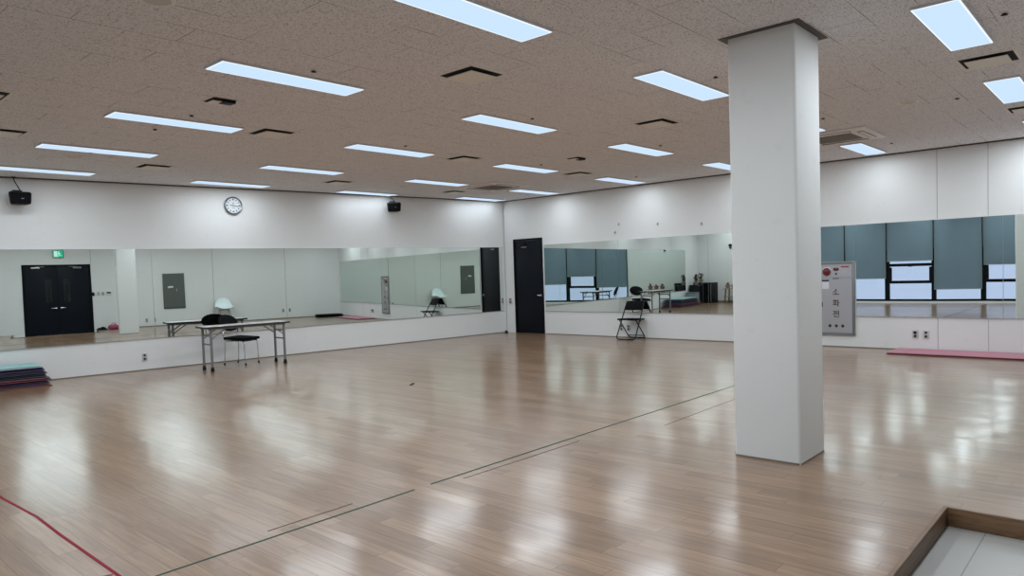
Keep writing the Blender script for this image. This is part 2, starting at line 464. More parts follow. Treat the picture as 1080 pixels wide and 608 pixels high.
T = 0.15
bm = BM(); prism(bm, [(0, 0), (XD, YDA), (XD, YDA + T), (0, T)], -0.12, H); structure(link('wall_left', bm, M['wall']))
bm = BM()
prism(bm, [(0, D1a), (0, T), (T, T), (T, D1a)], -0.12, H)
prism(bm, [(0, D1b), (T, D1b), (T, D1a), (0, D1a)], DZ, H)
prism(bm, [(0, YC - T), (T, YC - T), (T, D1b), (0, D1b)], -0.12, H)
structure(link('wall_right', bm, M['wall']))
D2a, D2b, D2Z = -9.10, -7.385, 1.99                      # double door in the rear wall
bm = BM()
prism(bm, [(D2b, YC - T), (T, YC - T), (T, YC), (D2b, YC)], -0.14, H)
prism(bm, [(D2a, YC - T), (D2b, YC - T), (D2b, YC), (D2a, YC)], D2Z, H)
prism(bm, [(XD - T, YC - T), (D2a, YC - T), (D2a, YC), (XD - T, YC)], -0.14, H)
structure(link('wall_rear', bm, M['wall']))
WB = [-0.98, -2.22, -3.45, -4.65, -5.90, -7.13, -8.28]  # window bays in the window wall
WZ0, WZ1 = 0.06, 2.62
bm = BM()
prism(bm, [(XD - T, WB[0]), (XD, WB[0]), (XD, YDA), (XD - T, YDA + T)], -0.12, H)
prism(bm, [(XD - T, YC - T), (XD, YC - T), (XD, WB[-1]), (XD - T, WB[-1])], -0.12, H)
prism(bm, [(XD - T, WB[-1]), (XD, WB[-1]), (XD, WB[0]), (XD - T, WB[0])], WZ1, H)
prism(bm, [(XD - T, WB[-1]), (XD, WB[-1]), (XD, WB[0]), (XD - T, WB[0])], -0.12, WZ0)
structure(link('wall_window', bm, M['wall']))
# dark trim under the ceiling and thin skirting
LA = XD / math.cos(ANG_A)
def strip(name, c, s, m, rz=0.0):
    b = BM(); box(b, (0, 0, 0), s)
    return structure(link(name, b, m, loc=c, rot=(0, 0, rz)))
pa = wallA(XD / 2, 0.008)
strip('trim_4', (pa.x, pa.y, H - 0.009), (abs(LA) - 0.06, 0.016, 0.018), M['trim'], ANG_A)
strip('trim_5', (-0.008, YC / 2, H - 0.009), (0.016, abs(YC) - 0.06, 0.018), M['trim'])
pa = wallA(XD / 2, 0.006)
strip('baseboard_left', (pa.x, pa.y, 0.007), (abs(LA) - 0.06, 0.010, 0.014), M['skirt'], ANG_A)
strip('baseboard_right', (-0.005, (D1b + YC) / 2, 0.007), (0.010, abs(YC - D1b) - 0.06, 0.014), M['skirt'])
strip('baseboard_rear', ((GX1 + 0) / 2, YC + 0.005, 0.012), (abs(GX1) - 0.1, 0.010, 0.024), M['skirt'])
strip('baseboard_window', (XD + 0.005, (WB[0] + YDA) / 2, 0.03), (0.010, YDA - WB[0] - 0.1, 0.06), M['skirt'])
# panel joints in the wall lining
for i, (y, z0, z1) in enumerate([(-8.39, 1.89, H), (-9.00, 1.89, H), (-8.39, 0.02, 0.49), (-9.0, 0.02, 0.49)]):
    strip('trim_%d' % (6 + i), (-0.0005, y, (z0 + z1) / 2), (0.003, 0.006, z1 - z0 - 0.02), M['groove'])
for i, x in enumerate([-10.6, -6.60, -9.9, -4.2, -1.9]):
    strip('trim_%d' % (10 + i), (x, YC + 0.0005, H / 2 + 0.02), (0.012, 0.003, H - 0.08), M['groove'])
strip('trim_16', (D2b + 0.012, YC + 0.0005, (D2Z + H) / 2), (0.012, 0.003, H - D2Z - 0.05), M['groove'])
strip('trim_15', (-0.012, -0.012, H / 2), (0.010, 0.010, H - 0.06), M['plate'], 0.7)

# column, slightly chamfered, with a dark collar where it meets the ceiling
CX, CY, CW = -6.685, -8.715, 0.46
bm = BM()
vs = box(bm, (0, 0, H / 2), (CW, CW, H))
es = [e for e in bm.edges if abs((e.verts[0].co - e.verts[1].co).z) > 1]
bmesh.ops.bevel(bm, geom=es, offset=0.022, segments=3, affect='EDGES', profile=0.5)
col = structure(link('column', bm, M['wall'], loc=(CX, CY, 0)), 'square off-white column standing in the middle of the floor', 'column')
bm = BM()
for sx, sy, a, b2 in ((1, 0, 0.045, CW + 0.09), (-1, 0, 0.045, CW + 0.09), (0, 1, CW, 0.045), (0, -1, CW, 0.045)):
    box(bm, (sx * (CW / 2 + 0.0225), sy * (CW / 2 + 0.0225), H - 0.003), (a, b2, 0.006))
link('ceiling_collar', bm, M['collar'], col)
bm = BM()
for sx, sy, a, b2 in ((1, 0, 0.004, CW - 0.02), (-1, 0, 0.004, CW - 0.02), (0, 1, CW - 0.02, 0.004), (0, -1, CW - 0.02, 0.004)):
    box(bm, (sx * (CW / 2), sy * (CW / 2), 0.005), (a, b2, 0.010))
link('base_line', bm, M['skirt'], col)

# ------------------------------------------------------------------ mirrors
MZ0, MZ1 = 0.488, 1.886
def mirror(label, c, width, rz, MZ0=0.488):
    t = thing('mirror', label, 'mirror', (c[0], c[1], MZ0), (0, 0, rz), 'wall mirror panels')
    b = BM(); box(b, (0, 0, (MZ1 - MZ0) / 2), (width - 0.003, 0.005, MZ1 - MZ0), bevel=0.0008, seg=1)
    link('mirror_glass', b, M['mirror'], t)
    b = BM()
    box(b, (0, 0.001, -0.004), (width, 0.010, 0.007)); 
    link('bottom_rail', b, M['steel'], t)
    b = BM(); box(b, (0, 0.001, MZ1 - MZ0 + 0.003), (width, 0.010, 0.005)); link('top_rail', b, M['white'], t)
    return t
# small hanging errors per panel (degrees about the vertical)
mA = [(-10.95, -9.42, 0.0, 'leftmost mirror panel on the clock wall, cut off by the left edge of the photo'),
      (-9.42, -7.13, 0.28, 'mirror panel on the clock wall that shows the black double door'),
      (-7.13, -4.64, -0.22, 'mirror panel on the clock wall behind the folding table'),
      (-4.64, -2.34, -0.20, 'mirror panel on the clock wall that shows the fire hose cabinet reflected'),
      (-2.34, -0.08, 0.08, 'mirror panel on the clock wall nearest the room corner')]
for x0, x1, dg, lab in mA:
    xm = (x0 + x1) / 2
    p = wallA(xm, 0.011)
    mirror(lab, p, (x1 - x0) / math.cos(ANG_A), ANG_A + math.radians(dg))
mB = [(-1.135, -2.99, 0.0, 'mirror panel just right of the single black door'),
      (-2.99, -4.86, 0.0, 'mirror panel on the right wall directly behind the folding chair'),
      (-4.86, -6.70, 0.0, 'mirror panel on the right wall mostly hidden behind the column'),
      (-7.30, -9.17, 0.0, 'wide mirror panel right of the fire hose cabinet'),
      (-9.17, -11.1, -0.28, 'rightmost mirror panel on the right wall, at the photo edge')]
for y0, y1, dg, lab in mB:
    mirror(lab, (-0.009, (y0 + y1) / 2, 0), y0 - y1, -PI / 2 + math.radians(dg))
mirror('short mirror piece above the fire hose cabinet', (-0.009, -7.0, 0), 0.60, -PI / 2, 1.335)

# ------------------------------------------------------------------ doors
t = thing('door_1', 'single black door in the right wall beside the room corner', 'door', (0.02, (D1a + D1b) / 2, 0), (0, 0, -PI / 2))
t['kind'] = 'structure'
w = D1a - D1b                                            # local x to the photo's right, local -y into the room
bm = BM()
for sx in (-1, 1): box(bm, (sx * (w / 2 - 0.02), 0.0, DZ / 2), (0.04, 0.05, DZ))
box(bm, (0, 0, DZ - 0.02), (w - 0.08, 0.05, 0.04)); link('door_frame', bm, M['doorframe'], t)
bm = BM(); box(bm, (0, 0.012, DZ / 2 - 0.0205), (w - 0.082, 0.04, DZ - 0.043), bevel=0.002); leaf = link('door_leaf', bm, M['door'], t)
bm = BM()
tube(bm, [(w / 2 - 0.09, -0.008, 0.82), (w / 2 - 0.09, -0.05, 0.82)], 0.011); tube(bm, [(w / 2 - 0.09, -0.047, 0.82), (w / 2 - 0.15, -0.047, 0.82)], 0.008)
lathe(bm, [(0.024, 0), (0.024, 0.006)], 20, Matrix.Translation((w / 2 - 0.09, -0.008, 0.82)) @ Matrix.Rotation(PI / 2, 4, 'X')); link('lever_handle', bm, M['chrome'], leaf)
bm = BM(); box(bm, (-0.16, -0.03, 1.93), (0.20, 0.045, 0.05), bevel=0.006); link('door_closer', bm, M['black'], leaf)
bm = BM(); box(bm, (-0.12, -0.0085, 1.865), (0.15, 0.002, 0.03)); link('door_notice', bm, M['greysteel'], leaf)

t = thing('door_2', 'black double door in the rear wall, seen in the clock wall mirror', 'door', ((D2a + D2b) / 2, YC, -0.09), (0, 0, PI))
t['kind'] = 'structure'
w = D2b - D2a; hz = D2Z + 0.09
bm = BM()
for sx in (-1, 1): box(bm, (sx * (w / 2 - 0.025), 0.03, hz / 2), (0.05, 0.08, hz))
box(bm, (0, 0.03, hz - 0.025), (w - 0.10, 0.08, 0.05)); box(bm, (0, 0.062, hz / 2), (w - 0.10, 0.016, hz - 0.05)); link('door_frame', bm, M['doorframe'], t)  # rear sheet added behind the leaves to stop outside light leaking through
for s in (-1, 1):
    lw = w / 2 - 0.054
    cx = s * (lw / 2 + 0.002)
    bm = BM(); box(bm, (cx, 0.03, hz / 2 - 0.022), (lw, 0.045, hz - 0.055), bevel=0.003); leaf = link('door_leaf', bm, M['door'], t)
    bm = BM(); vx = s * 0.23
    for dx in (-0.068, 0.068): box(bm, (vx + dx, 0.004, 1.31), (0.012, 0.012, 0.66))
    for dz in (-0.33, 0.33): box(bm, (vx, 0.004, 1.31 + dz), (0.148, 0.012, 0.012))
    link('vision_panel_frame', bm, M['visionframe'], leaf)
    bm = BM(); box(bm, (vx, 0.006, 1.31), (0.124, 0.004, 0.648)); link('vision_panel', bm, M['lintdark'], leaf)
    bm = BM(); hx = s * 0.06
    tube(bm, [(hx, 0.008, 0.80), (hx, -0.05, 0.80)], 0.012); tube(bm, [(hx, -0.045, 0.80), (hx + s * 0.12, -0.045, 0.80)], 0.010)
    lathe(bm, [(0.026, 0), (0.026, 0.006)], 20, Matrix.Translation((hx, 0.008, 0.80)) @ Matrix.Rotation(PI / 2, 4, 'X')); link('lever_handle', bm, M['chrome'], leaf)
    bm = BM(); box(bm, (s * 0.52, -0.015, 1.985), (0.22, 0.05, 0.05), bevel=0.006)
    tube(bm, [(s * 0.52, -0.02, 2.012), (s * 0.30, -0.05, 2.02)], 0.007); link('door_closer', bm, M['steel' if s > 0 else 'greysteel'], leaf)

# ------------------------------------------------------------------ windows and blinds on the window wall
BLIND = [0.62, 1.06, 0.76, 1.27, 0.42, 1.10]
ordw = ['nearest the black cabinets', 'second from the black cabinets', 'third from the black cabinets', 'third from the rear wall', 'second from the rear wall', 'nearest the rear wall']
for i in range(6):
    y0, y1 = WB[i], WB[i + 1]
    yc, w = (y0 + y1) / 2, y0 - y1
    t = thing('window_%d' % (i + 1), 'tall dark-framed window, ' + ordw[i] + ', seen in the mirrors', 'window', (XD - 0.06, yc, WZ0), (0, 0, PI / 2))
    t['kind'] = 'structure'
    hz = WZ1 - WZ0
    bm = BM(); fw = 0.06
    for sx in (-1, 1): box(bm, (sx * (w / 2 - fw / 2), 0, hz / 2), (fw, 0.09, hz))
    for z in (fw / 2, hz - fw / 2): box(bm, (0, 0, z), (w - 2 * fw, 0.09, fw))
    if i in (1, 3, 5):
        for z in (1.13 - WZ0 + 0.02, 0.64 - WZ0): box(bm, (0, 0, z), (w - 2 * fw, 0.09, 0.085))
        for sx in (-1, 1): box(bm, (sx * (w / 2 - fw - 0.03), -0.01, 0.885 - WZ0), (0.06, 0.07, 0.40))
    fr = link('window_frame', bm, M['doorframe'], t)
    bm = BM(); box(bm, (0, 0.01, hz / 2), (w - 2 * fw, 0.006, hz - 2 * fw)); link('pane', bm, M['glass'], t)
    if i in (1, 3, 5):
        bm = BM(); box(bm, (0, -0.06, 1.105 - WZ0), (0.10, 0.03, 0.018), bevel=0.004); link('window_catch', bm, M['black'], t)
    bt = thing('roller_blind', 'grey-teal roller blind on the window ' + ordw[i] + ', lowered to %d cm' % round(BLIND[i] * 100), 'blind', (XD + 0.035, yc, BLIND[i]), (0, 0, PI / 2), 'window roller blinds')
    bh = 2.86 - BLIND[i]
    bm = BM()
    nx, nz = 14, 10
    grid = [[bm.verts.new(((a / nx - 0.5) * (w - 0.035), 0.004 * math.sin(a * 1.3 + i) * (1 - k / nz), bh * k / nz)) for a in range(nx + 1)] for k in range(nz + 1)]
    for k in range(nz):
        for a in range(nx): bm.faces.new((grid[k][a], grid[k][a + 1], grid[k + 1][a + 1], grid[k + 1][a]))
    bmesh.ops.solidify(bm, geom=list(bm.faces), thickness=0.002)
    link('blind_fabric', bm, M['blind'], bt)
    bm = BM(); box(bm, (0, 0, 0.0), (w - 0.035, 0.014, 0.022), bevel=0.004); link('bottom_bar', bm, M['blind'], bt)
    bm = BM(); tube(bm, [(-w / 2 + 0.02, 0, bh), (w / 2 - 0.02, 0, bh)], 0.024, 14); link('roller_tube', bm, M['greysteel'], bt)
    bm = BM(); tube(bm, [(w / 2 - 0.015, -0.02, bh), (w / 2 - 0.016, -0.022, bh - 1.2), (w / 2 - 0.01, -0.02, bh - 1.25), (w / 2 - 0.012, -0.012, bh - 1.2), (w / 2 - 0.010, -0.012, bh)], 0.003, 6); link('pull_chain', bm, M['greysteel'], bt)

# ------------------------------------------------------------------ ceiling light panels
LW, LL = 0.262, 1.196
XS = [-8.62, -6.02, -3.46, -0.91]
YS = [0.24, -1.69, -3.68, -5.68, -7.68, -9.68]
def make_lamp(label, loc, power=1.0, drop=0.018):
    t = thing('ceiling_light', label, 'ceiling light', loc, (0, 0, 0), 'ceiling light panels')
    b = BM()
    box(b, (0, 0, -drop / 2), (LL + 0.012, LW + 0.012, drop)); link('housing', b, M['lampbody'], t)
    b = BM()
    for sy in (-1, 1): box(b, (0, sy * (LW / 2 - 0.005), -drop - 0.0015), (LL, 0.010, 0.003))
    for sx in (-1, 1): box(b, (sx * (LL / 2 - 0.005), 0, -drop - 0.0015), (0.010, LW - 0.02, 0.003))
    link('rim', b, M['lamprim'], t)
    b = BM(); box(b, (0, 0, -drop - 0.0012), (LL - 0.02, LW - 0.02, 0.0024)); link('diffuser', b, M['face'], t)
    ld = bpy.data.lights.new('panel_lamp', 'AREA'); ld.shape = 'RECTANGLE'; ld.size = LL - 0.03; ld.size_y = LW - 0.03
    ld.energy = LAMP_W * power; ld.color = LAMP_COL
    lo = bpy.data.objects.new('panel_lamp', ld); COL.objects.link(lo); lo.parent = t; lo.location = (0, 0, -drop - 0.006)
    return t
rown = ['row along the clock wall', 'second row out from the clock wall', 'third row out from the clock wall', 'fourth row out from the clock wall', 'fifth row out from the clock wall', 'row nearest the viewer']
coln = ['leftmost', 'second from left', 'third from left', 'fourth from left']
lamp0 = None
fix = {(0, 0): (-8.72, 0.25), (1, 0): (-8.66, -1.70), (2, 0): (-8.62, -3.69), (3, 0): (-8.62, -5.72), (4, 0): (-8.57, -7.66), (0, 1): (-6.12, 0.245), (0, 2): (-3.52, 0.26), (0, 3): (-0.90, 0.0)}
for r in range(6):
    for c in range(4):
        if r == 5 and c in (0, 3): continue
        x, y = fix.get((r, c), (XS[c], YS[r]))
        if r == 0: y = min(y, SLOPE * x - 0.31)
        lab = 'lit ceiling light panel, %s in the %s' % (coln[c], rown[r])
        if r == 5: lab = 'lit ceiling light panel at the top right, ' + ('cut by the top edge' if c == 1 else 'cut by the right edge')
        if r == 0: make_lamp(lab, (x, y, H), 0.5 if c < 2 else 0.22)
        elif c == 3: make_lamp(lab, (x, y, H), 0.55)
        elif lamp0 is None: lamp0 = make_lamp(lab, (x, y, H))
        else: dup(lamp0, (x, y, H), label=lab)
for x, y in [(-11.18, y) for y in YS] + [(-8.62, -9.68), (-0.91, -9.68)]:
    dup(lamp0, (x, y, H), label='lit ceiling light panel outside the left, lower and right edges of the photo')

# ------------------------------------------------------------------ ceiling diffusers, sprinklers, cassettes
def make_vent(label, loc):
    t = thing('ceiling_vent', label, 'air vent', loc, group='square ceiling air diffusers')
    a = 0.36
    b = BM()
    for sx, sy, u, v in ((1, 0, 0.02, a + 0.04), (-1, 0, 0.02, a + 0.04), (0, 1, a, 0.02), (0, -1, a, 0.02)):
        box(b, (sx * (a / 2 + 0.01), sy * (a / 2 + 0.01), -0.003), (u, v, 0.006))
    link('vent_frame', b, M['vent'], t)
    b = BM(); box(b, (0, 0, -0.0015), (a, a, 0.003)); link('duct_opening', b, M['dark'], t)
    b = BM(); box(b, (0, 0, -0.024), (a - 0.075, a - 0.075, 0.008), bevel=0.002, seg=1); link('vent_plate', b, M['vent'], t)
    return t
vents = [(-7.62, -6.70, 'ceiling air diffuser at the top centre, left of the nearest light panel edge'),
         (-10.20, -3.76, 'ceiling air diffuser cut off by the left edge, above the second-row lights'),
         (-7.66, -3.75, 'ceiling air diffuser right of the light panel above the clock'),
         (-7.72, -0.82, 'ceiling air diffuser left of and above the clock, close to the clock wall'),
         (-9.70, -2.20, 'faint ceiling air diffuser at the far left edge'),
         (-4.84, -3.75, 'ceiling air diffuser in mid ceiling, right of the third-row light'),
         (-4.84, -0.82, 'ceiling air diffuser by the clock wall above the right speaker'),
         (-4.80, -6.69, 'ceiling air diffuser left of the column, below the light panel touching it'),
         (-2.26, -3.75, 'ceiling air diffuser near the right wall above the black single door'),
         (-2.24, -0.80, 'ceiling air diffuser nearest the room corner'),
         (-4.84, -9.70, 'ceiling air diffuser at the top right, between the two cut-off light panels'),
         (-2.28, -9.70, 'ceiling air diffuser at the right edge, near the right wall')]
v0 = None
for x, y, lab in vents:
    if v0 is None: v0 = make_vent(lab, (x, y, H))
    else: dup(v0, (x, y, H), label=lab)
def make_hatch(label, loc):
    t = thing('exhaust_vent', label, 'air vent', loc, group='small ceiling vents with black flap')
    a = 0.20
    b = BM(); box(b, (0, 0, -0.0015), (a, a, 0.003)); link('duct_opening', b, M['dark'], t)
    b = BM(); box(b, (-0.015, 0.02, -0.016), (a - 0.05, a - 0.06, 0.006), bevel=0.002, seg=1); link('vent_plate', b, M['vent'], t)
    b = BM(); box(b, (0.045, -0.035, -0.014), (0.11, 0.10, 0.022), bevel=0.005); link('flap', b, M['black'], t)
    return t
h0 = make_hatch('small ceiling vent with a black flap, left, under the large left light panel', (-8.68, -4.70, H))
dup(h0, (-3.55, -4.68, H), label='small ceiling vent with a black flap, centre, between two rows of lights')
def make_sprinkler(label, loc):
    t = thing('sprinkler', label, 'sprinkler', loc, group='ceiling sprinkler heads')
    b = BM(); lathe(b, [(0.028, 0.0), (0.030, -0.003), (0.018, -0.008)], 16); link('flange', b, M['vent'], t)
    b = BM(); lathe(b, [(0.012, -0.006), (0.012, -0.012), (0.021, -0.015), (0.020, -0.018)], 12); link('spray_head', b, M['black'], t)
    return t
spr = [(-8.60, -6.02, 'sprinkler above the large left light panel'), (-8.64, -4.05, 'sprinkler above the second light panel of the left column'),
       (-8.65, -3.24, 'sprinkler under the second light panel of the left column'), (-8.69, -1.51, 'sprinkler under the third light panel of the left column'),
       (-6.09, -8.00, 'sprinkler at the column left edge above the cut-off light'), (-6.06, -6.00, 'sprinkler above the centre light panel'),
       (-6.09, -4.04, 'sprinkler above the light panel left of centre'), (-3.55, -6.01, 'sprinkler above the light panel right of centre'),
       (-3.56, -4.05, 'sprinkler above the fourth-row small centre light'), (-1.12, -4.13, 'sprinkler above the light near the right wall'),
       (-3.58, -8.02, 'sprinkler just right of the column'), (-3.49, -9.25, 'sprinkler between the column and the right edge'),
       (-1.10, -8.08, 'sprinkler right of the light by the large air conditioner'), (-6.06, -9.96, 'sprinkler at the upper right corner of the photo')]
s0 = None
for x, y, lab in spr:
    lab = 'small dark ceiling ' + lab
    if s0 is None: s0 = make_sprinkler(lab, (x, y, H))
    else: dup(s0, (x, y, H), label=lab)
def make_cassette(label, loc):
    t = thing('air_conditioner', label, 'air conditioner', loc, group='ceiling cassette air conditioners')
    a = 0.94
    b = BM(); box(b, (0, 0, -0.012), (a, a, 0.024), bevel=0.008); body = link('fascia', b, M['acbody'], t)
    b = BM(); box(b, (0, 0, -0.026), (0.50, 0.50, 0.008))
    for k in range(11): box(b, (0, -0.225 + k * 0.045, -0.0305), (0.48, 0.010, 0.004))
    link('intake_grille', b, M['acgrille'], t)
    for sx, sy in ((1, 0), (-1, 0), (0, 1), (0, -1)):
        b = BM()
        s = (0.07, 0.56, 0.006) if sx else (0.56, 0.07, 0.006)
        box(b, (sx * 0.365, sy * 0.365, -0.026), s); sl = link('air_slot', b, M['acgrille'], t)
        b = BM(); s2 = (0.045, 0.54, 0.004) if sx else (0.54, 0.045, 0.004)
        box(b, (sx * 0.37, sy * 0.37, -0.031), s2, rot=(0.12 * sy, -0.12 * sx, 0)); link('louvre', b, M['acbody'], sl)
    return t
c0 = make_cassette('square ceiling air conditioner cassette above the far room corner', (-2.22, -1.82, H))
dup(c0, (-2.22, -7.72, H), label='square ceiling air conditioner cassette right behind the column')
def make_round(label, loc):
    t = thing('ceiling_speaker', label, 'ceiling speaker', loc, group='round ceiling speakers')
    b = BM(); lathe(b, [(0.095, 0), (0.10, -0.004), (0.092, -0.008)], 28); link('trim_ring', b, M['vent'], t)
    b = BM(); lathe(b, [(0.090, -0.006), (0.06, -0.010), (0.02, -0.011)], 28); link('grille', b, M['roundgrille'], t)
    return t
r0 = make_round('round ceiling speaker above the left black speaker', (-8.72, -1.02, H))
dup(r0, (-3.56, -0.92, H), label='round ceiling speaker above and right of the second black speaker')
dup(r0, (-3.66, -8.86, H), label='round ceiling speaker right of the column, below the top-right light')
dup(r0, (-9.96, -6.62, H), label='round ceiling speaker cut by the top edge at upper left')

# ------------------------------------------------------------------ wall clock, speakers, sockets
p = wallA(-5.84, 0.0, 2.605)
t = thing('wall_clock', 'round silver-rimmed wall clock on the left wall', 'clock', p, (0, 0, ANG_A))
RX = Matrix.Rotation(PI / 2, 4, 'X')                    # lathe axis to local -y (into the room)
bm = BM(); lathe(bm, [(0.146, 0.0), (0.150, 0.012), (0.148, 0.034), (0.138, 0.040), (0.128, 0.034), (0.126, 0.018)], 40, RX); link('clock_rim', bm, M['clockrim'], t)
bm = BM(); lathe(bm, [(0.127, 0.010), (0.127, 0.020)], 40, RX); face = link('clock_face', bm, M['clockface'], t)
bm = BM()
for k in range(12):
    a = k * PI / 6; rr = 0.100
    box(bm, (rr * math.sin(a), -0.0212, rr * math.cos(a)), (0.016 if k % 3 else 0.022, 0.002, 0.018 if k % 3 else 0.022), rot=(0, a, 0))
box(bm, (0, -0.0212, 0.035), (0.02, 0.002, 0.016)); box(bm, (0, -0.0212, -0.04), (0.05, 0.002, 0.006))
link('hour_marks', bm, M['ink'], face)
def hand(name, ang, ln, wd, off):
    b = BM(); box(b, (math.sin(ang) * (ln / 2 - 0.012), -off, math.cos(ang) * (ln / 2 - 0.012)), (wd, 0.002, ln), rot=(0, ang, 0)); link(name, b, M['ink'], face)
hand('hour_hand', math.radians(278), 0.068, 0.010, 0.0235); hand('minute_hand', math.radians(100), 0.098, 0.008, 0.026)
bm = BM(); lathe(bm, [(0.008, 0.020), (0.008, 0.029)], 12, RX); link('hand_pin', bm, M['ink'], face)

def make_speaker(label, x, z, yaw, dz):
    pp = wallA(x, 0.16, z)
    t = thing('wall_speaker', label, 'loudspeaker', pp, (0, 0, ANG_A + yaw), 'black wall loudspeakers')
    b = BM()
    vs = box(b, (0, 0, 0), (0.27, 0.19, 0.175), bevel=0.03, seg=3)
    for v in vs:                                        # cabinet narrows to the back and to the base
        if v.co.y > 0: v.co.x *= 0.78
        if v.co.z < 0: v.co.x *= 0.93
    link('cabinet', b, M['black'], t)
    b = BM(); box(b, (0, -0.096, 0.0), (0.225, 0.008, 0.13), bevel=0.003, seg=1); g = link('front_grille', b, M['fabric'], t)
    b = BM(); box(b, (0.02, -0.101, -0.01), (0.03, 0.003, 0.010)); link('badge', b, M['greysteel'], g)
    b = BM(); box(b, (-0.02, 0.02, 0.098), (0.11, 0.09, 0.028), bevel=0.005)
    top = H - z
    tube(b, [(0.03, 0.03, 0.10), (0.0, 0.05, 0.17), (-0.03, 0.09, top - 0.055), (-0.035, 0.09, top - 0.012)], 0.007, 8)
    box(b, (-0.035, 0.09, top - 0.012), (0.05, 0.05, 0.012)); link('mounting_bracket', b, M['blackmetal'], t)
    return t
make_speaker('black loudspeaker hung high on the left wall at the far left', -8.79, 2.590, 0.10, 0)
make_speaker('black loudspeaker hung high on the left wall right of the clock', -2.86, 2.665, -0.35, 0)

def make_socket(label, loc, rz, kind='socket'):
    t = thing('wall_socket', label, 'socket', loc, (0, 0, rz), 'wall sockets')
    b = BM(); box(b, (0, -0.006, 0), (0.076, 0.012, 0.118), bevel=0.003); link('cover_plate', b, M['plate'], t)
    for dz in (-0.027, 0.027):
        b = BM(); lathe(b, [(0.019, 0.0), (0.019, 0.002), (0.012, 0.002)], 18, Matrix.Translation((0, -0.012, dz)) @ RX); link('outlet', b, M['ink'], t)
    return t
SKA = make_socket('twin wall socket low on the left wall under the mirror, right of the mats', wallA(-7.30, 0, 0.205), ANG_A)
RB = -PI / 2
dup(SKA, (0, -3.02, 0.19), (0, 0, RB), 'wall socket behind the left leg of the black folding chair')
dup(SKA, (0, -3.18, 0.19), (0, 0, RB), 'wall socket seen between the legs of the black folding chair')
dup(SKA, (0, -8.10, 0.235), (0, 0, RB), 'wall socket with black plug on the right wall above the pink mat')
dup(SKA, (0, -8.24, 0.235), (0, 0, RB), 'pale wall socket on the right wall, right of the plugged one')
dup(SKA, (-5.97, YC, 0.20), (0, 0, PI), 'wall socket on the rear wall right of the column reflection in the mirror')
dup(SKA, (-2.02, YC, 0.28), (0, 0, PI), 'left one of two rear-wall sockets reflected above the table end')
dup(SKA, (-1.80, YC, 0.28), (0, 0, PI), 'right one of two rear-wall sockets reflected above the table end')
t = thing('plug', 'black plug in the socket above the pink mat', 'plug', (-0.014, -8.10, 0.262), (0, 0, RB))
bm = BM(); lathe(bm, [(0.020, 0.0), (0.021, 0.02), (0.012, 0.035)], 16, RX); link('plug_body', bm, M['black'], t)
bm = BM(); box(bm, (0, -0.004, -0.0), (0.034, 0.006, 0.010)); link('plug_base', bm, M['ink'], t)
t = thing('alarm_button', 'small wall box with red marks between the room corner and the black door', 'call box', (0, -0.145, 0.70), (0, 0, RB))
bm = BM(); box(bm, (0, -0.010, 0), (0.085, 0.020, 0.13), bevel=0.004); link('cover_plate', bm, M['plate'], t)
bm = BM(); box(bm, (0, -0.022, 0.03), (0.06, 0.006, 0.03), bevel=0.002); link('red_label', bm, M['redmark'], t)
bm = BM(); box(bm, (0, -0.022, -0.025), (0.05, 0.006, 0.035), bevel=0.002); link('button', bm, M['ink'], t)
pp = Vector((-0.16, -0.125, 0))
t = thing('door_stop', 'small black rubber stop on the floor in the room corner', 'door stop', pp)
bm = BM(); lathe(bm, [(0.036, 0.0), (0.036, 0.03), (0.024, 0.05), (0.012, 0.055)], 18); link('rubber_dome', bm, M['black'], t)
bm = BM(); lathe(bm, [(0.044, 0.0), (0.044, 0.006), (0.037, 0.007)], 18); link('base_ring', bm, M['blackmetal'], t)
for i, (y, z, lab) in enumerate([(-3.02, 2.19, 'small grey hook plate high on the right wall, left of three'), (-3.87, 2.14, 'small grey hook plate high on the right wall, middle of three'), (-4.75, 2.08, 'small grey hook plate high on the right wall beside the column'), (-2.93, 2.04, 'tiny dark wall hook just above the right-wall mirror edge')]):
    t = thing('wall_hook', lab, 'hook', (0, y, z), (0, 0, RB), 'hook plates over the mirror')
    bm = BM(); box(bm, (0, -0.004, 0), (0.035, 0.008, 0.055), bevel=0.003); link('hook_plate', bm, M['plate'], t)
    bm = BM(); tube(bm, [(0, -0.006, 0.01), (0, -0.022, 0.0), (0, -0.024, -0.012), (0, -0.030, -0.004)], 0.006, 8); link('hook', bm, M['greysteel' if i < 3 else 'ink'], t)

# ------------------------------------------------------------------ fire hose cabinet on the right wall
FY0, FY1, FZ0, FZ1 = -6.735, -7.285, 0.185, 1.325
t = thing('fire_hose_cabinet', 'stainless steel fire hose cabinet on the right wall beside the column', 'fire cabinet', (0, (FY0 + FY1) / 2, FZ0), (0, 0, RB))
w, hz = FY0 - FY1, FZ1 - FZ0
bm = BM(); box(bm, (0, -0.012, hz / 2), (w, 0.024, hz)); link('cabinet_frame', bm, M['steel'], t)
bm = BM()
fwid = 0.035
for sx in (-1, 1): box(bm, (sx * (w / 2 - fwid / 2), -0.028, hz / 2), (fwid, 0.012, hz), bevel=0.003)
for z in (fwid / 2, hz - fwid / 2): box(bm, (0, -0.028, z), (w - 2 * fwid, 0.012, fwid))
link('edge_frame', bm, M['greysteel'], t)
bm = BM(); box(bm, (0, -0.027, hz * 0.405), (w - 2 * fwid - 0.006, 0.012, hz * 0.735), bevel=0.002, seg=1); dr = link('cabinet_door', bm, M['steel'], t)
bm = BM(); box(bm, (0, -0.027, hz * 0.875), (w - 2 * fwid - 0.006, 0.012, hz * 0.165), bevel=0.002, seg=1); pn = link('signal_panel', bm, M['steel'], t)
zp = hz * 0.88
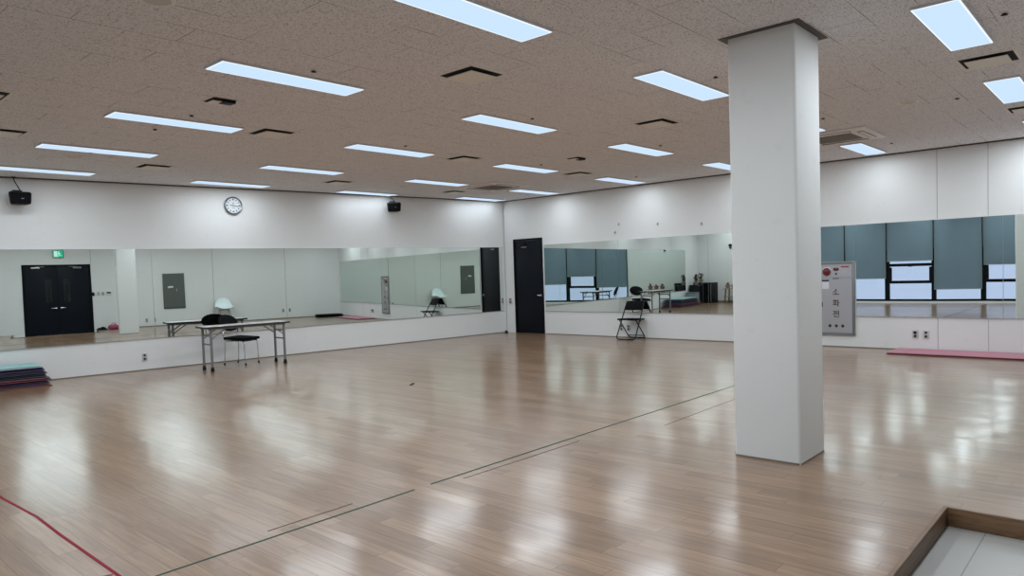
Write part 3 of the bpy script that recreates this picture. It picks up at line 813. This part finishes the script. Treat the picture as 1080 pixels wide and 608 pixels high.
bm = BM(); lathe(bm, [(0.062, 0.0), (0.062, 0.012), (0.050, 0.022), (0.03, 0.028)], 26, Matrix.Translation((-0.135, -0.033, zp - 0.01)) @ RX); b1 = link('alarm_push_button', bm, M['red'], pn)
bm = BM(); lathe(bm, [(0.074, 0.0), (0.074, 0.005), (0.063, 0.006)], 26, Matrix.Translation((-0.135, -0.033, zp - 0.01)) @ RX); link('button_ring', bm, M['chrome'], pn)
bm = BM(); box(bm, (0.005, -0.036, zp + 0.028), (0.075, 0.010, 0.045), bevel=0.015, seg=3); link('indicator_lamp', bm, M['red'], pn)
bm = BM(); lathe(bm, [(0.015, 0.0), (0.015, 0.006)], 16, Matrix.Translation((0.005, -0.033, zp - 0.045)) @ RX); link('phone_jack', bm, M['ink'], pn)
bm = BM(); box(bm, (0.135, -0.034, zp + 0.062), (0.115, 0.002, 0.020)); link('red_title_strip', bm, M['redmark'], pn)
bm = BM()
for k in range(4): box(bm, (0.135 + 0.01 * (k % 2), -0.034, zp + 0.03 - 0.022 * k), (0.09 - 0.012 * k, 0.0015, 0.007))
link('printed_lines', bm, M['plate'], pn)
bm = BM(); box(bm, (0.0, -0.038, hz * 0.782), (0.09, 0.012, 0.018), bevel=0.004); link('latch', bm, M['greysteel'], dr)
bm = BM(); box(bm, (-0.155, -0.034, hz * 0.70), (0.105, 0.002, 0.145)); nb = link('paper_notice', bm, M['paper'], dr)
bm = BM(); box(bm, (-0.155, -0.0355, hz * 0.750), (0.104, 0.003, 0.028)); link('notice_heading', bm, M['ink'], dr)
bm = BM(); box(bm, (-0.208, -0.036, hz * 0.42), (0.012, 0.008, 0.075), bevel=0.002); link('door_hinge', bm, M['ink'], dr)
for ch, z in (('소', 0.585), ('화', 0.435), ('전', 0.285)):
    text_mesh('letter', ch, 0.115, M['gold'], dr, (0.0, -0.0345, hz * z), (PI / 2, 0, 0), 0.001)
for k in (-1, 0, 1):
    bm = BM()
    x0 = k * 0.095
    for ang in range(4):
        a = ang * PI / 2
        box(bm, (x0 + math.sin(a) * 0.014, -0.0345, hz * 0.128 + math.cos(a) * 0.014), (0.022, 0.002, 0.022), rot=(0, a + PI / 4, 0))
    link('small_emblem', bm, M['brownmark'], dr)

# ------------------------------------------------------------------ rear-wall fittings seen in the mirrors
t = thing('exit_sign', 'small lit green exit sign above the black double door, in the mirror', 'exit sign', (-8.18, YC, 2.30), (0, 0, PI))
bm = BM(); box(bm, (0, -0.022, 0), (0.27, 0.044, 0.22), bevel=0.006); link('housing', bm, M['panelgrey'], t)
bm = BM(); box(bm, (0, -0.045, 0), (0.25, 0.004, 0.20)); fc = link('lit_face', bm, M['exit'], t)
bm = BM()
box(bm, (0.055, -0.0485, 0.0), (0.085, 0.003, 0.165))
link('doorway_mark', bm, M['exitwhite'], fc)
bm = BM()
lathe(bm, [(0.018, 0), (0.018, 0.003)], 14, Matrix.Translation((-0.02, -0.048, 0.060)) @ RX)
for a, b2, wd in (((-0.02, 0.035), (-0.035, -0.015), 0.03), ((-0.035, -0.015), (-0.005, -0.045), 0.018), ((-0.005, -0.045), (-0.015, -0.08), 0.016), ((-0.035, -0.015), (-0.06, -0.045), 0.018), ((-0.06, -0.045), (-0.095, -0.05), 0.015), ((-0.02, 0.03), (-0.065, 0.015), 0.014), ((-0.02, 0.03), (0.02, 0.0), 0.014)):
    d = Vector((b2[0] - a[0], b2[1] - a[1])); ln = d.length; ang = math.atan2(d.x, d.y)
    box(bm, ((a[0] + b2[0]) / 2, -0.0515, (a[1] + b2[1]) / 2), (wd, 0.003, ln + wd * 0.6), rot=(0, ang, 0))
link('running_figure', bm, M['exitwhite'], fc)
t = thing('thermostat', 'white wall controller with dark screen left of the column in the mirror', 'wall controller', (-6.95, YC, 1.10), (0, 0, PI))
bm = BM(); box(bm, (0, -0.012, 0), (0.14, 0.024, 0.13), bevel=0.005); link('case', bm, M['white'], t)
bm = BM(); box(bm, (0, -0.025, 0.012), (0.11, 0.004, 0.05)); link('screen', bm, M['ink'], t)
for i, (x, lab) in enumerate([(-7.10, 'light switch plate nearest the white wall controller'), (-7.22, 'light switch plate between the controller and the dark entry box')]):
    t = thing('light_switch', lab, 'switch', (x, YC, 1.09), (0, 0, PI), 'rear wall light switches')
    bm = BM(); box(bm, (0, -0.005, 0), (0.075, 0.010, 0.118), bevel=0.003); link('cover_plate', bm, M['plate'], t)
    bm = BM(); box(bm, (0, -0.012, 0), (0.02, 0.008, 0.06), bevel=0.002); link('rocker', bm, M['greysteel'], t)
t = thing('entry_reader', 'small dark wall box beside the black double door in the mirror', 'card reader', (-7.36, YC, 1.08), (0, 0, PI))
bm = BM(); box(bm, (0, -0.014, 0), (0.07, 0.028, 0.11), bevel=0.005); link('case', bm, M['black'], t)
bm = BM(); box(bm, (0, -0.029, 0.02), (0.05, 0.004, 0.04)); link('screen', bm, M['lintdark'], t)
t = thing('electrical_panel', 'dark grey electrical panel door on the rear wall, in the mirror', 'electrical panel', (-5.375, YC, 0.53), (0, 0, PI))
bm = BM(); box(bm, (0, -0.012, 0.555), (0.63, 0.024, 1.11), bevel=0.003)
link('panel_frame', bm, M['panelgrey'], t)
bm = BM(); box(bm, (0, -0.028, 0.555), (0.56, 0.010, 1.04), bevel=0.002, seg=1); pd = link('panel_door', bm, M['panelgrey'], t)
bm = BM(); box(bm, (0.085, -0.034, 0.69), (0.13, 0.002, 0.055))
box(bm, (0.16, -0.034, 0.675), (0.03, 0.002, 0.05)); link('white_sticker', bm, M['white'], pd)
bm = BM(); box(bm, (-0.08, -0.036, 0.59), (0.02, 0.008, 0.07), bevel=0.002); link('door_latch', bm, M['steel'], pd)

t = thing('wall_sensor', 'small black wall box high beside the column edge, in the right-wall mirror', 'sensor', (XD, 0.37, 1.97), (0, 0, PI / 2))
bm = BM(); box(bm, (0, -0.03, 0.045), (0.10, 0.06, 0.09), bevel=0.01); link('sensor_body', bm, M['black'], t)
bm = BM(); lathe(bm, [(0.03, 0), (0.03, 0.05), (0.022, 0.06)], 16, Matrix.Translation((0, 0, -0.045)) @ RX); link('lens', bm, M['lintdark'], t)

# ------------------------------------------------------------------ folding table and chair by the left wall
TX, TY, TRZ = -6.22, -0.13, math.radians(-4.5)
t = thing('folding_table', 'long folding table with grey legs standing before the left mirror wall', 'table', (TX, TY, 0), (0, 0, TRZ))
TLn, TWd, TZ = 1.31, 0.45, 0.672
bm = BM(); box(bm, (0, 0, TZ - 0.008), (TLn - 0.012, TWd - 0.012, 0.016), bevel=0.003); link('tabletop', bm, M['tabletop'], t)
bm = BM()
for sy in (-1, 1): box(bm, (0, sy * (TWd / 2 - 0.004), TZ - 0.014), (TLn, 0.008, 0.028), bevel=0.002)
for sx in (-1, 1): box(bm, (sx * (TLn / 2 - 0.004), 0, TZ - 0.014), (0.008, TWd - 0.016, 0.028))
link('edge_band', bm, M['tableedge'], t)
bm = BM()
for sy in (-1, 1): box(bm, (0, sy * 0.15, TZ - 0.034), (TLn - 0.1, 0.025, 0.030))
link('under_rail', bm, M['greysteel'], t)
for sx in (-1, 1):
    lx = sx * 0.575
    for sy in (-1, 1):
        bm = BM(); ly = sy * 0.165
        tube(bm, [(lx, ly, 0.055), (lx, ly, TZ - 0.03)], 0.019, 12); lg = link('leg', bm, M['greysteel'], t)
        bm = BM(); lathe(bm, [(0.015, 0.0), (0.027, 0.004), (0.027, 0.03), (0.021, 0.05), (0.021, 0.065)], 14, Matrix.Translation((lx, ly, 0))); link('foot_cap', bm, M['black'], lg)
        bm = BM(); tube(bm, [(lx, ly * 0.92, TZ - 0.20), (lx - sx * 0.22, ly * 0.92, TZ - 0.045)], 0.009, 8); link('folding_brace', bm, M['greysteel'], t)
    for z in (0.40, 0.53):
        bm = BM(); tube(bm, [(lx, -0.165, z), (lx, 0.165, z)], 0.012, 10); link('crossbar', bm, M['greysteel'], t)

def u_loop(a, b, c, d, rad=0.05): return arc_path([a, b, c, d], rad, 6)
# chair behind the table: chrome legs, black seat, wide oval back
t = thing('chair', 'black chair with wide oval back and thin chrome legs behind the folding table', 'chair', (-6.07, 0.27, 0), (0, 0, math.radians(25)))
sw = 0.20
bm = BM()
vs = box(bm, (0, -0.01, 0.425), (0.41, 0.40, 0.045), bevel=0.02, seg=3)
for v in vs: v.co.z += 0.10 * (v.co.x ** 2) - (0.02 if v.co.y < -0.16 else 0)
link('seat', bm, M['fabric'], t)
bm = BM()                                               # oval back, dished and leaning back
n1, n2 = 28, 8
cz, cyb, tilt = 0.665, 0.245, math.radians(24)
def back_pt(u, v2, side):
    x = 0.225 * u * math.cos(v2); z = 0.150 * u * math.sin(v2)
    yy = 0.0 - 0.30 * x * x + side * 0.028 * math.sqrt(max(0.0, 1 - u ** 4))
    return Vector((x, cyb + yy * math.cos(tilt) + z * math.sin(tilt), cz + z * math.cos(tilt) - yy * math.sin(tilt)))
for side in (-1, 1):
    rings = []
    for a in range(n2 + 1):
        u = a / n2
        if a == 0: rings.append([bm.verts.new(back_pt(0, 0, side))])
        else: rings.append([bm.verts.new(back_pt(u, 2 * PI * k / n1, side)) for k in range(n1)])
    for k in range(n1): bm.faces.new((rings[0][0], rings[1][k], rings[1][(k + 1) % n1]))
    for a in range(1, n2):
        for k in range(n1): bm.faces.new((rings[a][k], rings[a + 1][k], rings[a + 1][(k + 1) % n1], rings[a][(k + 1) % n1]))
bmesh.ops.remove_doubles(bm, verts=bm.verts, dist=0.0005)
link('backrest', bm, M['fabric'], t)
for sx in (-1, 1):
    bm = BM(); tube(bm, arc_path([(sx * 0.165, -0.19, 0.012), (sx * 0.165, -0.175, 0.385), (sx * 0.165, 0.18, 0.385)], 0.05), 0.009, 10); lg = link('leg', bm, M['chrome'], t)
    bm = BM(); lathe(bm, [(0.013, 0.0), (0.013, 0.03)], 12, Matrix.Translation((sx * 0.165, -0.19, 0))); link('foot_cap', bm, M['black'], lg)
    bm = BM(); tube(bm, arc_path([(sx * 0.165, 0.21, 0.012), (sx * 0.165, 0.18, 0.385), (sx * 0.16, 0.255, 0.62)], 0.05), 0.009, 10); lg = link('leg', bm, M['chrome'], t)
    bm = BM(); lathe(bm, [(0.013, 0.0), (0.013, 0.03)], 12, Matrix.Translation((sx * 0.165, 0.21, 0))); link('foot_cap', bm, M['black'], lg)
for sy in (-0.17, 0.17):
    bm = BM(); tube(bm, [(-0.165, sy, 0.375), (0.165, sy, 0.375)], 0.008, 8); link('seat_rail', bm, M['chrome'], t)

# ------------------------------------------------------------------ black folding chair by the right wall
t = thing('folding_chair', 'black folding chair standing against the right wall beside the black door', 'chair', (-0.205, -3.385, 0), (0, 0, -PI / 2))
w = 0.205
bm = BM()
tube(bm, u_loop((-w * 0.93, 0.155, 0.705), (-w, -0.235, 0.013), (w, -0.235, 0.013), (w * 0.93, 0.155, 0.705), 0.06), 0.0115, 10); link('front_frame', bm, M['blackmetal'], t)
bm = BM()
tube(bm, u_loop((-w + 0.025, -0.15, 0.375), (-w + 0.025, 0.175, 0.013), (w - 0.025, 0.175, 0.013), (w - 0.025, -0.15, 0.375), 0.06), 0.0105, 10); link('rear_frame', bm, M['blackmetal'], t)
bm = BM(); box(bm, (0, -0.03, 0.375), (0.385, 0.37, 0.030), rot=(math.radians(-2), 0, 0), bevel=0.012, seg=3); link('seat', bm, M['vinyl'], t)
bm = BM()
vs = box(bm, (0, 0, 0), (0.40, 0.028, 0.19), bevel=0.012, seg=3)
for v in vs:
    v.co.x *= 1 - 0.18 * max(0.0, v.co.z / 0.095)
    v.co.y += 0.30 * v.co.x ** 2 * -1
xf(bm, vs, Matrix.Translation((0, 0.118, 0.62)) @ Matrix.Rotation(math.radians(-29), 4, 'X')); link('backrest', bm, M['vinyl'], t)
for sx in (-1, 1):
    bm = BM(); lathe(bm, [(0.020, -0.006), (0.020, 0.006)], 14, Matrix.Translation((sx * (w + 0.006), -0.03, 0.36)) @ Matrix.Rotation(PI / 2, 4, 'Y')); link('pivot', bm, M['blackmetal'], t)
bm = BM(); tube(bm, [(-w + 0.03, 0.128, 0.06), (w - 0.03, 0.128, 0.06)], 0.008, 8); link('stretcher', bm, M['blackmetal'], t)

# white shell chair by the rear wall (reflected above the table)
t = thing('shell_chair', 'white moulded shell chair against the rear wall, seen only in the mirror', 'chair', (-3.955, -10.97, 0), (0, 0, PI))
bm = BM()
prof = [(-0.245, 0.462), (-0.21, 0.478), (-0.10, 0.465), (0.03, 0.455), (0.11, 0.475), (0.17, 0.53), (0.215, 0.605), (0.25, 0.69), (0.275, 0.76), (0.285, 0.80)]
half = [0.22, 0.265, 0.285, 0.28, 0.27, 0.262, 0.245, 0.215, 0.18, 0.14]
nu = 12; rows = []
for (y, z), hw in zip(prof, half):
    row = []
    for k in range(nu + 1):
        u = k / nu * 2 - 1
        lift = 0.055 * abs(u) ** 2.4
        row.append(bm.verts.new((u * hw, y - lift * (0.9 if z > 0.5 else 0.0), z + (lift if z < 0.52 else 0))))
    rows.append(row)
for A, B in zip(rows, rows[1:]):
    for k in range(nu): bm.faces.new((A[k], A[k + 1], B[k + 1], B[k]))
bmesh.ops.subdivide_edges(bm, edges=bm.edges[:], cuts=1, use_grid_fill=True, smooth=0.4)
bmesh.ops.solidify(bm, geom=list(bm.faces), thickness=0.006)
link('seat_shell', bm, M['shell'], t)
for sx in (-1, 1):
    for sy in (-1, 1):
        bm = BM(); tube(bm, [(sx * 0.12, sy * 0.10, 0.445), (sx * 0.215, sy * 0.215 + 0.01, 0.012)], 0.008, 8); lg = link('leg', bm, M['greysteel'], t)
        bm = BM(); lathe(bm, [(0.012, 0), (0.012, 0.025)], 12, Matrix.Translation((sx * 0.215, sy * 0.215 + 0.01, 0))); link('foot_cap', bm, M['black'], lg)
bm = BM()
tube(bm, [(-0.12, -0.10, 0.42), (0.12, -0.10, 0.42)], 0.007, 8); tube(bm, [(-0.12, 0.10, 0.42), (0.12, 0.10, 0.42)], 0.007, 8); link('seat_bracket', bm, M['greysteel'], t)

# ------------------------------------------------------------------ exercise mats
def foam_slab(L, Wd, th, seed, sag=0.0, curl=0.0):
    """a folded or flat exercise mat with soft wavy top and rounded edge"""
    rnd = random.Random(seed)
    b = BM(); nx, ny = 22, 8
    ph = [rnd.uniform(0, 6.28) for _ in range(4)]
    def hgt(x, y): return sag * (math.sin(x * 4.2 + ph[0]) * 0.5 + math.sin(x * 9.0 + ph[1]) * 0.25 + math.sin(y * 7 + ph[2]) * 0.25)
    top, bot = [], []
    for i in range(nx + 1):
        for_row_t, for_row_b = [], []
        for j in range(ny + 1):
            u, v = i / nx, j / ny
            ex = min(u, 1 - u) * nx; ey = min(v, 1 - v) * ny
            x = (u - 0.5) * L + (0.012 * math.sin(v * 9 + ph[3]) if ex == 0 else 0); y = (v - 0.5) * Wd
            z = hgt(x, y)
            if u > 0.86: z -= curl * ((u - 0.86) / 0.14) ** 2
            rnd_e = 0.0 if min(ex, ey) > 0 else th * 0.32
            for_row_t.append(b.verts.new((x, y, z + th - rnd_e))); for_row_b.append(b.verts.new((x, y, z + rnd_e * 0.7)))
        top.append(for_row_t); bot.append(for_row_b)
    for i in range(nx):
        for j in range(ny):
            b.faces.new((top[i][j], top[i + 1][j], top[i + 1][j + 1], top[i][j + 1]))
            b.faces.new((bot[i][j], bot[i][j + 1], bot[i + 1][j + 1], bot[i + 1][j]))
    for i in range(nx):
        b.faces.new((top[i][0], bot[i][0], bot[i + 1][0], top[i + 1][0])); b.faces.new((top[i][ny], top[i + 1][ny], bot[i + 1][ny], bot[i][ny]))
    for j in range(ny):
        b.faces.new((top[0][j], top[0][j + 1], bot[0][j + 1], bot[0][j])); b.faces.new((top[nx][j], bot[nx][j], bot[nx][j + 1], top[nx][j + 1]))
    return b
stack = [('brick', 'brick', 'reddish brown mat at the bottom of the pile on the left', 0.0, 0.030, 1.92, 0.00), ('plum', 'violet', 'grey-purple mat second from the bottom of the left pile', 0.034, 0.045, 1.80, -0.02),
         ('rose', 'maroon', 'dull red mat third from the bottom of the left pile', 0.083, 0.045, 1.87, 0.02), ('slate', 'slate', 'slate blue mat in the middle of the left pile', 0.132, 0.042, 1.74, -0.03),
         ('grey', 'grey', 'dark grey mat under the navy one in the left pile', 0.178, 0.032, 1.66, 0.01), ('navy', 'violet', 'navy blue folded mat second from the top of the left pile', 0.214, 0.048, 1.58, -0.02),
         ('teal', 'pale', 'pale teal mat on top of the pile at the left edge', 0.266, 0.026, 1.44, 0.0)]
for k, (c1, c2, lab, z, th, Ln, sh) in enumerate(stack):
    pc = wallA(-8.61 - 1.9 / 2 + (1.9 - Ln) * 0.30, 0.40 + sh, z)
    t = thing('exercise_mat', lab, 'mat', pc, (0, 0, ANG_A + random.uniform(-0.02, 0.02)), 'piled exercise mats')
    h1 = th * 0.5 - 0.001
    link('lower_fold', foam_slab(Ln, 0.62, h1, k, 0.0008, 0.0), M['mat_' + c2], t)
    o = link('upper_fold', foam_slab(Ln - 0.015, 0.605, h1, k + 0, 0.0008, 0.0), M['mat_' + c1], t); o.location = (-0.01, 0.0, h1 + 0.001)
t = thing('exercise_mat', 'long pink mat lying on the floor along the right wall', 'mat', (-0.33, -8.86, 0.0), (0, 0, PI / 2))
link('upper_layer', foam_slab(1.96, 0.60, 0.020, 31, 0.001), M['mat_pink'], t).location = (0, 0, 0.013)
link('lower_layer', foam_slab(1.97, 0.61, 0.012, 31, 0.001), M['mat_maroon'], t)
t = thing('exercise_mat', 'black folded pad in the far right corner, seen in the mirror', 'mat', (-0.62, -10.72, 0.0), (0, 0, 0.1))
link('lower_fold', foam_slab(0.85, 0.62, 0.045, 41, 0.002), M['vinyl'], t)
link('upper_fold', foam_slab(0.83, 0.60, 0.045, 41, 0.002), M['vinyl'], t).location = (0.01, 0, 0.047)

# ------------------------------------------------------------------ tape on the floor and a dropped clip
def tape(name, label, pts, wd, m, th=0.0012):
    b = BM()
    pts = [Vector(q) for q in pts]; L_, R_ = [], []
    for i, q in enumerate(pts):
        d = (pts[min(i + 1, len(pts) - 1)] - pts[max(i - 1, 0)]).normalized(); n = Vector((-d.y, d.x))
        L_.append(q + n * wd / 2); R_.append(q - n * wd / 2)
    prism(b, [tuple(q) for q in L_ + R_[::-1]], 0.0002, 0.0002 + th)
    return tag(link(name, b, m), label, 'floor tape')
tape('floor_tape', 'long dark green tape line crossing the floor towards the column, left stretch', [(-11.6, -7.285), (-10.4, -7.265), (-8.80, -7.235)], 0.013, M['green_tape'])
tape('floor_tape', 'thin dark green tape line across the floor, stretch ending at the column', [(-8.66, -7.232), (-6.5, -7.225), (-3.2, -7.235)], 0.015, M['green_tape'])
tape('floor_tape', 'faint worn tape line beside the green one in mid floor', [(-8.45, -7.315), (-7.2, -7.33)], 0.007, M['grey_tape'])
tape('floor_tape', 'faint worn tape line just left of the column base', [(-6.35, -7.60), (-4.4, -7.57)], 0.007, M['grey_tape'])
tape('floor_tape', 'faint worn tape line in the left foreground above the green line', [(-9.75, -7.15), (-9.2, -7.14)], 0.007, M['grey_tape'])
tape('floor_tape', 'red tape line on the floor at the lower left', [(-10.50, -3.6), (-10.505, -5.2), (-10.472, -5.80), (-10.480, -6.25), (-10.478, -7.25)], 0.016, M['red_tape'])
tape('floor_tape', 'short red tape tick at the bottom left corner end', [(-10.58, -7.04), (-10.492, -7.08)], 0.012, M['red_tape'])
t = thing('hair_clip', 'tiny dark clip lying alone on the floor left of centre', 'clip', (-6.04, -3.92, 0), (0, 0, 0.5))
bm = BM(); box(bm, (-0.03, 0, 0.006), (0.05, 0.022, 0.012), bevel=0.004); link('clip_half', bm, M['brownmark'], t)
bm = BM(); box(bm, (0.032, 0, 0.007), (0.055, 0.022, 0.014), bevel=0.004); link('clip_half', bm, M['brownmark'], t)

# ------------------------------------------------------------------ things in the far left corner (seen in the right-wall mirror)
def cabinet(label, loc, rz, w, d, h, seed):
    t = thing('speaker_cabinet', label, 'speaker cabinet', loc, (0, 0, rz), 'black cabinets in the corner')
    b = BM(); box(b, (0, 0, h / 2), (w, d, h), bevel=0.008); link('cabinet_box', b, M['black'], t)
    b = BM(); box(b, (0, -d / 2 - 0.004, h / 2), (w - 0.07, 0.008, h - 0.09), bevel=0.003, seg=1); link('front_grille', b, M['fabric'], t)
    b = BM()
    box(b, (-w / 2 + 0.03, -d / 2 - 0.008, h / 2), (0.022, 0.010, h - 0.10)); link('metal_strip', b, M['steel'], t)
    b = BM()
    for sx in (-1, 1):
        for sz in (0, 1): box(b, (sx * (w / 2 - 0.01), -d / 2 + 0.012, 0.02 + sz * (h - 0.04)), (0.026, 0.028, 0.042), bevel=0.004)
    link('corner_guard', b, M['greysteel'], t)
    return t
cabinet('black cabinet on the window wall side of the corner, nearest the clock wall', (-11.92, 1.385, 0), PI / 2, 0.34, 0.46, 0.72, 1)
cabinet('black cabinet in the corner beside the other, further from the clock wall', (-11.92, 1.02, 0), PI / 2, 0.34, 0.46, 0.72, 2)
cabinet('low black cabinet standing against the clock wall beside the mats', tuple(wallA(-11.36, 0.24, 0)), ANG_A, 0.40, 0.36, 0.66, 3)
def pot(label, loc, h, red=True):
    t = thing('potted_plant', label, 'plant', loc, group='potted plants in the corner')
    b = BM(); lathe(b, [(0.06, 0), (0.085, 0.10), (0.092, 0.12), (0.080, 0.122), (0.075, 0.11)], 18); link('pot', b, M['clay'], t)
    b = BM(); rnd = random.Random(int(h * 1000))
    for k in range(26):
        a = rnd.uniform(0, 6.28); e = rnd.uniform(0.3, 1.4); ln = rnd.uniform(0.6, 1.0) * h
        d = Vector((math.cos(a) * math.cos(e) * 0.7, math.sin(a) * math.cos(e) * 0.7, math.sin(e)))
        side = d.cross(Vector((0, 0, 1))).normalized() * 0.018
        base = Vector((0, 0, 0.11)); tip = base + d * ln; mid = base + d * ln * 0.6
        f = [bm_v for bm_v in (b.verts.new(base), b.verts.new(mid + side), b.verts.new(tip), b.verts.new(mid - side))]
        b.faces.new(f)
    fo = link('foliage', b, M['leaf' if red else 'dryleaf'], t)
    if red:
        b = BM()
        for k in range(12):
            a = rnd.uniform(0, 6.28); rr = rnd.uniform(0.0, 0.09)
            r_ = bmesh.ops.create_icosphere(b, subdivisions=1, radius=rnd.uniform(0.022, 0.036))
            xf(b, r_['verts'], Matrix.Translation((rr * math.cos(a), rr * math.sin(a), 0.12 + h * rnd.uniform(0.55, 0.95))))
        link('blossom', b, M['flower'], fo)
    return t
pot('potted plant with reddish flowers on the corner cabinet', (-11.90, 1.36, 0.72), 0.22)
pot('potted plant with dull flowers on the low cabinet beside the mirror', (wallA(-11.36, 0.24).x, wallA(-11.36, 0.24).y, 0.66), 0.24)
t = thing('plant_stand', 'low wooden plant stand at the window wall, seen beside the column in the mirror', 'plant stand', (-11.86, 0.12, 0), (0, 0, PI / 2))
for sx in (-1, 1):
    for sy in (-1, 1):
        bm = BM(); box(bm, (sx * 0.25, sy * 0.15, 0.25), (0.035, 0.035, 0.50), rot=(0.05 * sy, -0.06 * sx, 0)); link('leg', bm, M['kerb'], t)
for z in (0.22, 0.50):
    bm = BM()
    for k in range(4): box(bm, (0, -0.135 + 0.09 * k, z), (0.60, 0.075, 0.022), bevel=0.003)
    link('slatted_shelf', bm, M['crate'], t)
for i, (dy, hh, lab) in enumerate([(0.22, 0.18, 'potted plant on the wooden stand, end nearest the cabinets'), (0.0, 0.14, 'potted plant in the middle of the wooden stand'), (-0.22, 0.20, 'potted plant on the wooden stand, end nearest the windows')]):
    pot(lab, (-11.86, 0.12 + dy, 0.511), hh * 0.7, False)
def carton(label, x, off, s, m, z=0.0):
    pc = wallA(x, off, z)
    t = thing('storage_box', label, 'box', pc, (0, 0, ANG_A), 'boxes beside the mats')
    b = BM(); box(b, (0, 0, s[2] / 2), s, bevel=0.006); link('box_body', b, m, t)
    b = BM(); box(b, (0, 0, s[2] + 0.012), (s[0] + 0.02, s[1] + 0.02, 0.024), bevel=0.005); link('box_lid', b, M['greysteel'], t)
    return t
carton('grey storage box between the mat pile and the black cabinets', -10.88, 0.28, (0.36, 0.36, 0.40), M['clutter'])

# shoes and a pink bag on the floor by the rear wall (mirror, left of the column reflection)
t = thing('bag', 'small pink bag on the floor by the rear wall, in the mirror', 'bag', (-6.88, -11.12, 0), (0, 0, 0.2))
bm = BM(); r_ = bmesh.ops.create_uvsphere(bm, u_segments=18, v_segments=10, radius=1.0)
for v in r_['verts']:
    v.co = Vector((v.co.x * 0.16, v.co.y * 0.10, max(v.co.z, -0.75) * 0.085 + 0.064)); v.co.z += 0.012 * math.sin(v.co.x * 40)
link('bag_body', bm, M['pinkbag'], t)
bm = BM(); tube(bm, arc_path([(-0.07, 0, 0.12), (-0.04, 0, 0.19), (0.04, 0, 0.19), (0.07, 0, 0.12)], 0.04), 0.007, 8); link('bag_handle', bm, M['black'], t)
def shoe(label, loc, rz):
    t = thing('shoe', label, 'shoe', loc, (0, 0, rz), 'dark shoes by the rear wall')
    b = BM(); prism(b, [(0.05 * math.cos(a) * (1 if math.cos(a) * 0 + math.sin(a) > 0 else 0.85), 0.135 * math.sin(a)) for a in [2 * PI * k / 20 for k in range(20)]], 0.0, 0.02); link('sole', b, M['blackmetal'], t)
    b = BM(); r_ = bmesh.ops.create_uvsphere(b, u_segments=16, v_segments=10, radius=1.0)
    for v in r_['verts']:
        z = max(v.co.z, 0.0) * (0.075 if v.co.y < 0 else 0.05)
        v.co = Vector((v.co.x * 0.045, v.co.y * 0.125, z + 0.02))
    link('upper', b, M['fabric'], t)
    return t
shoe('dark shoe lying next to the pink bag in the mirror', (-7.20, -11.05, 0), 1.5)
shoe('dark shoe nearer the double door in the mirror', (-7.20, -11.18, 0), 1.6)
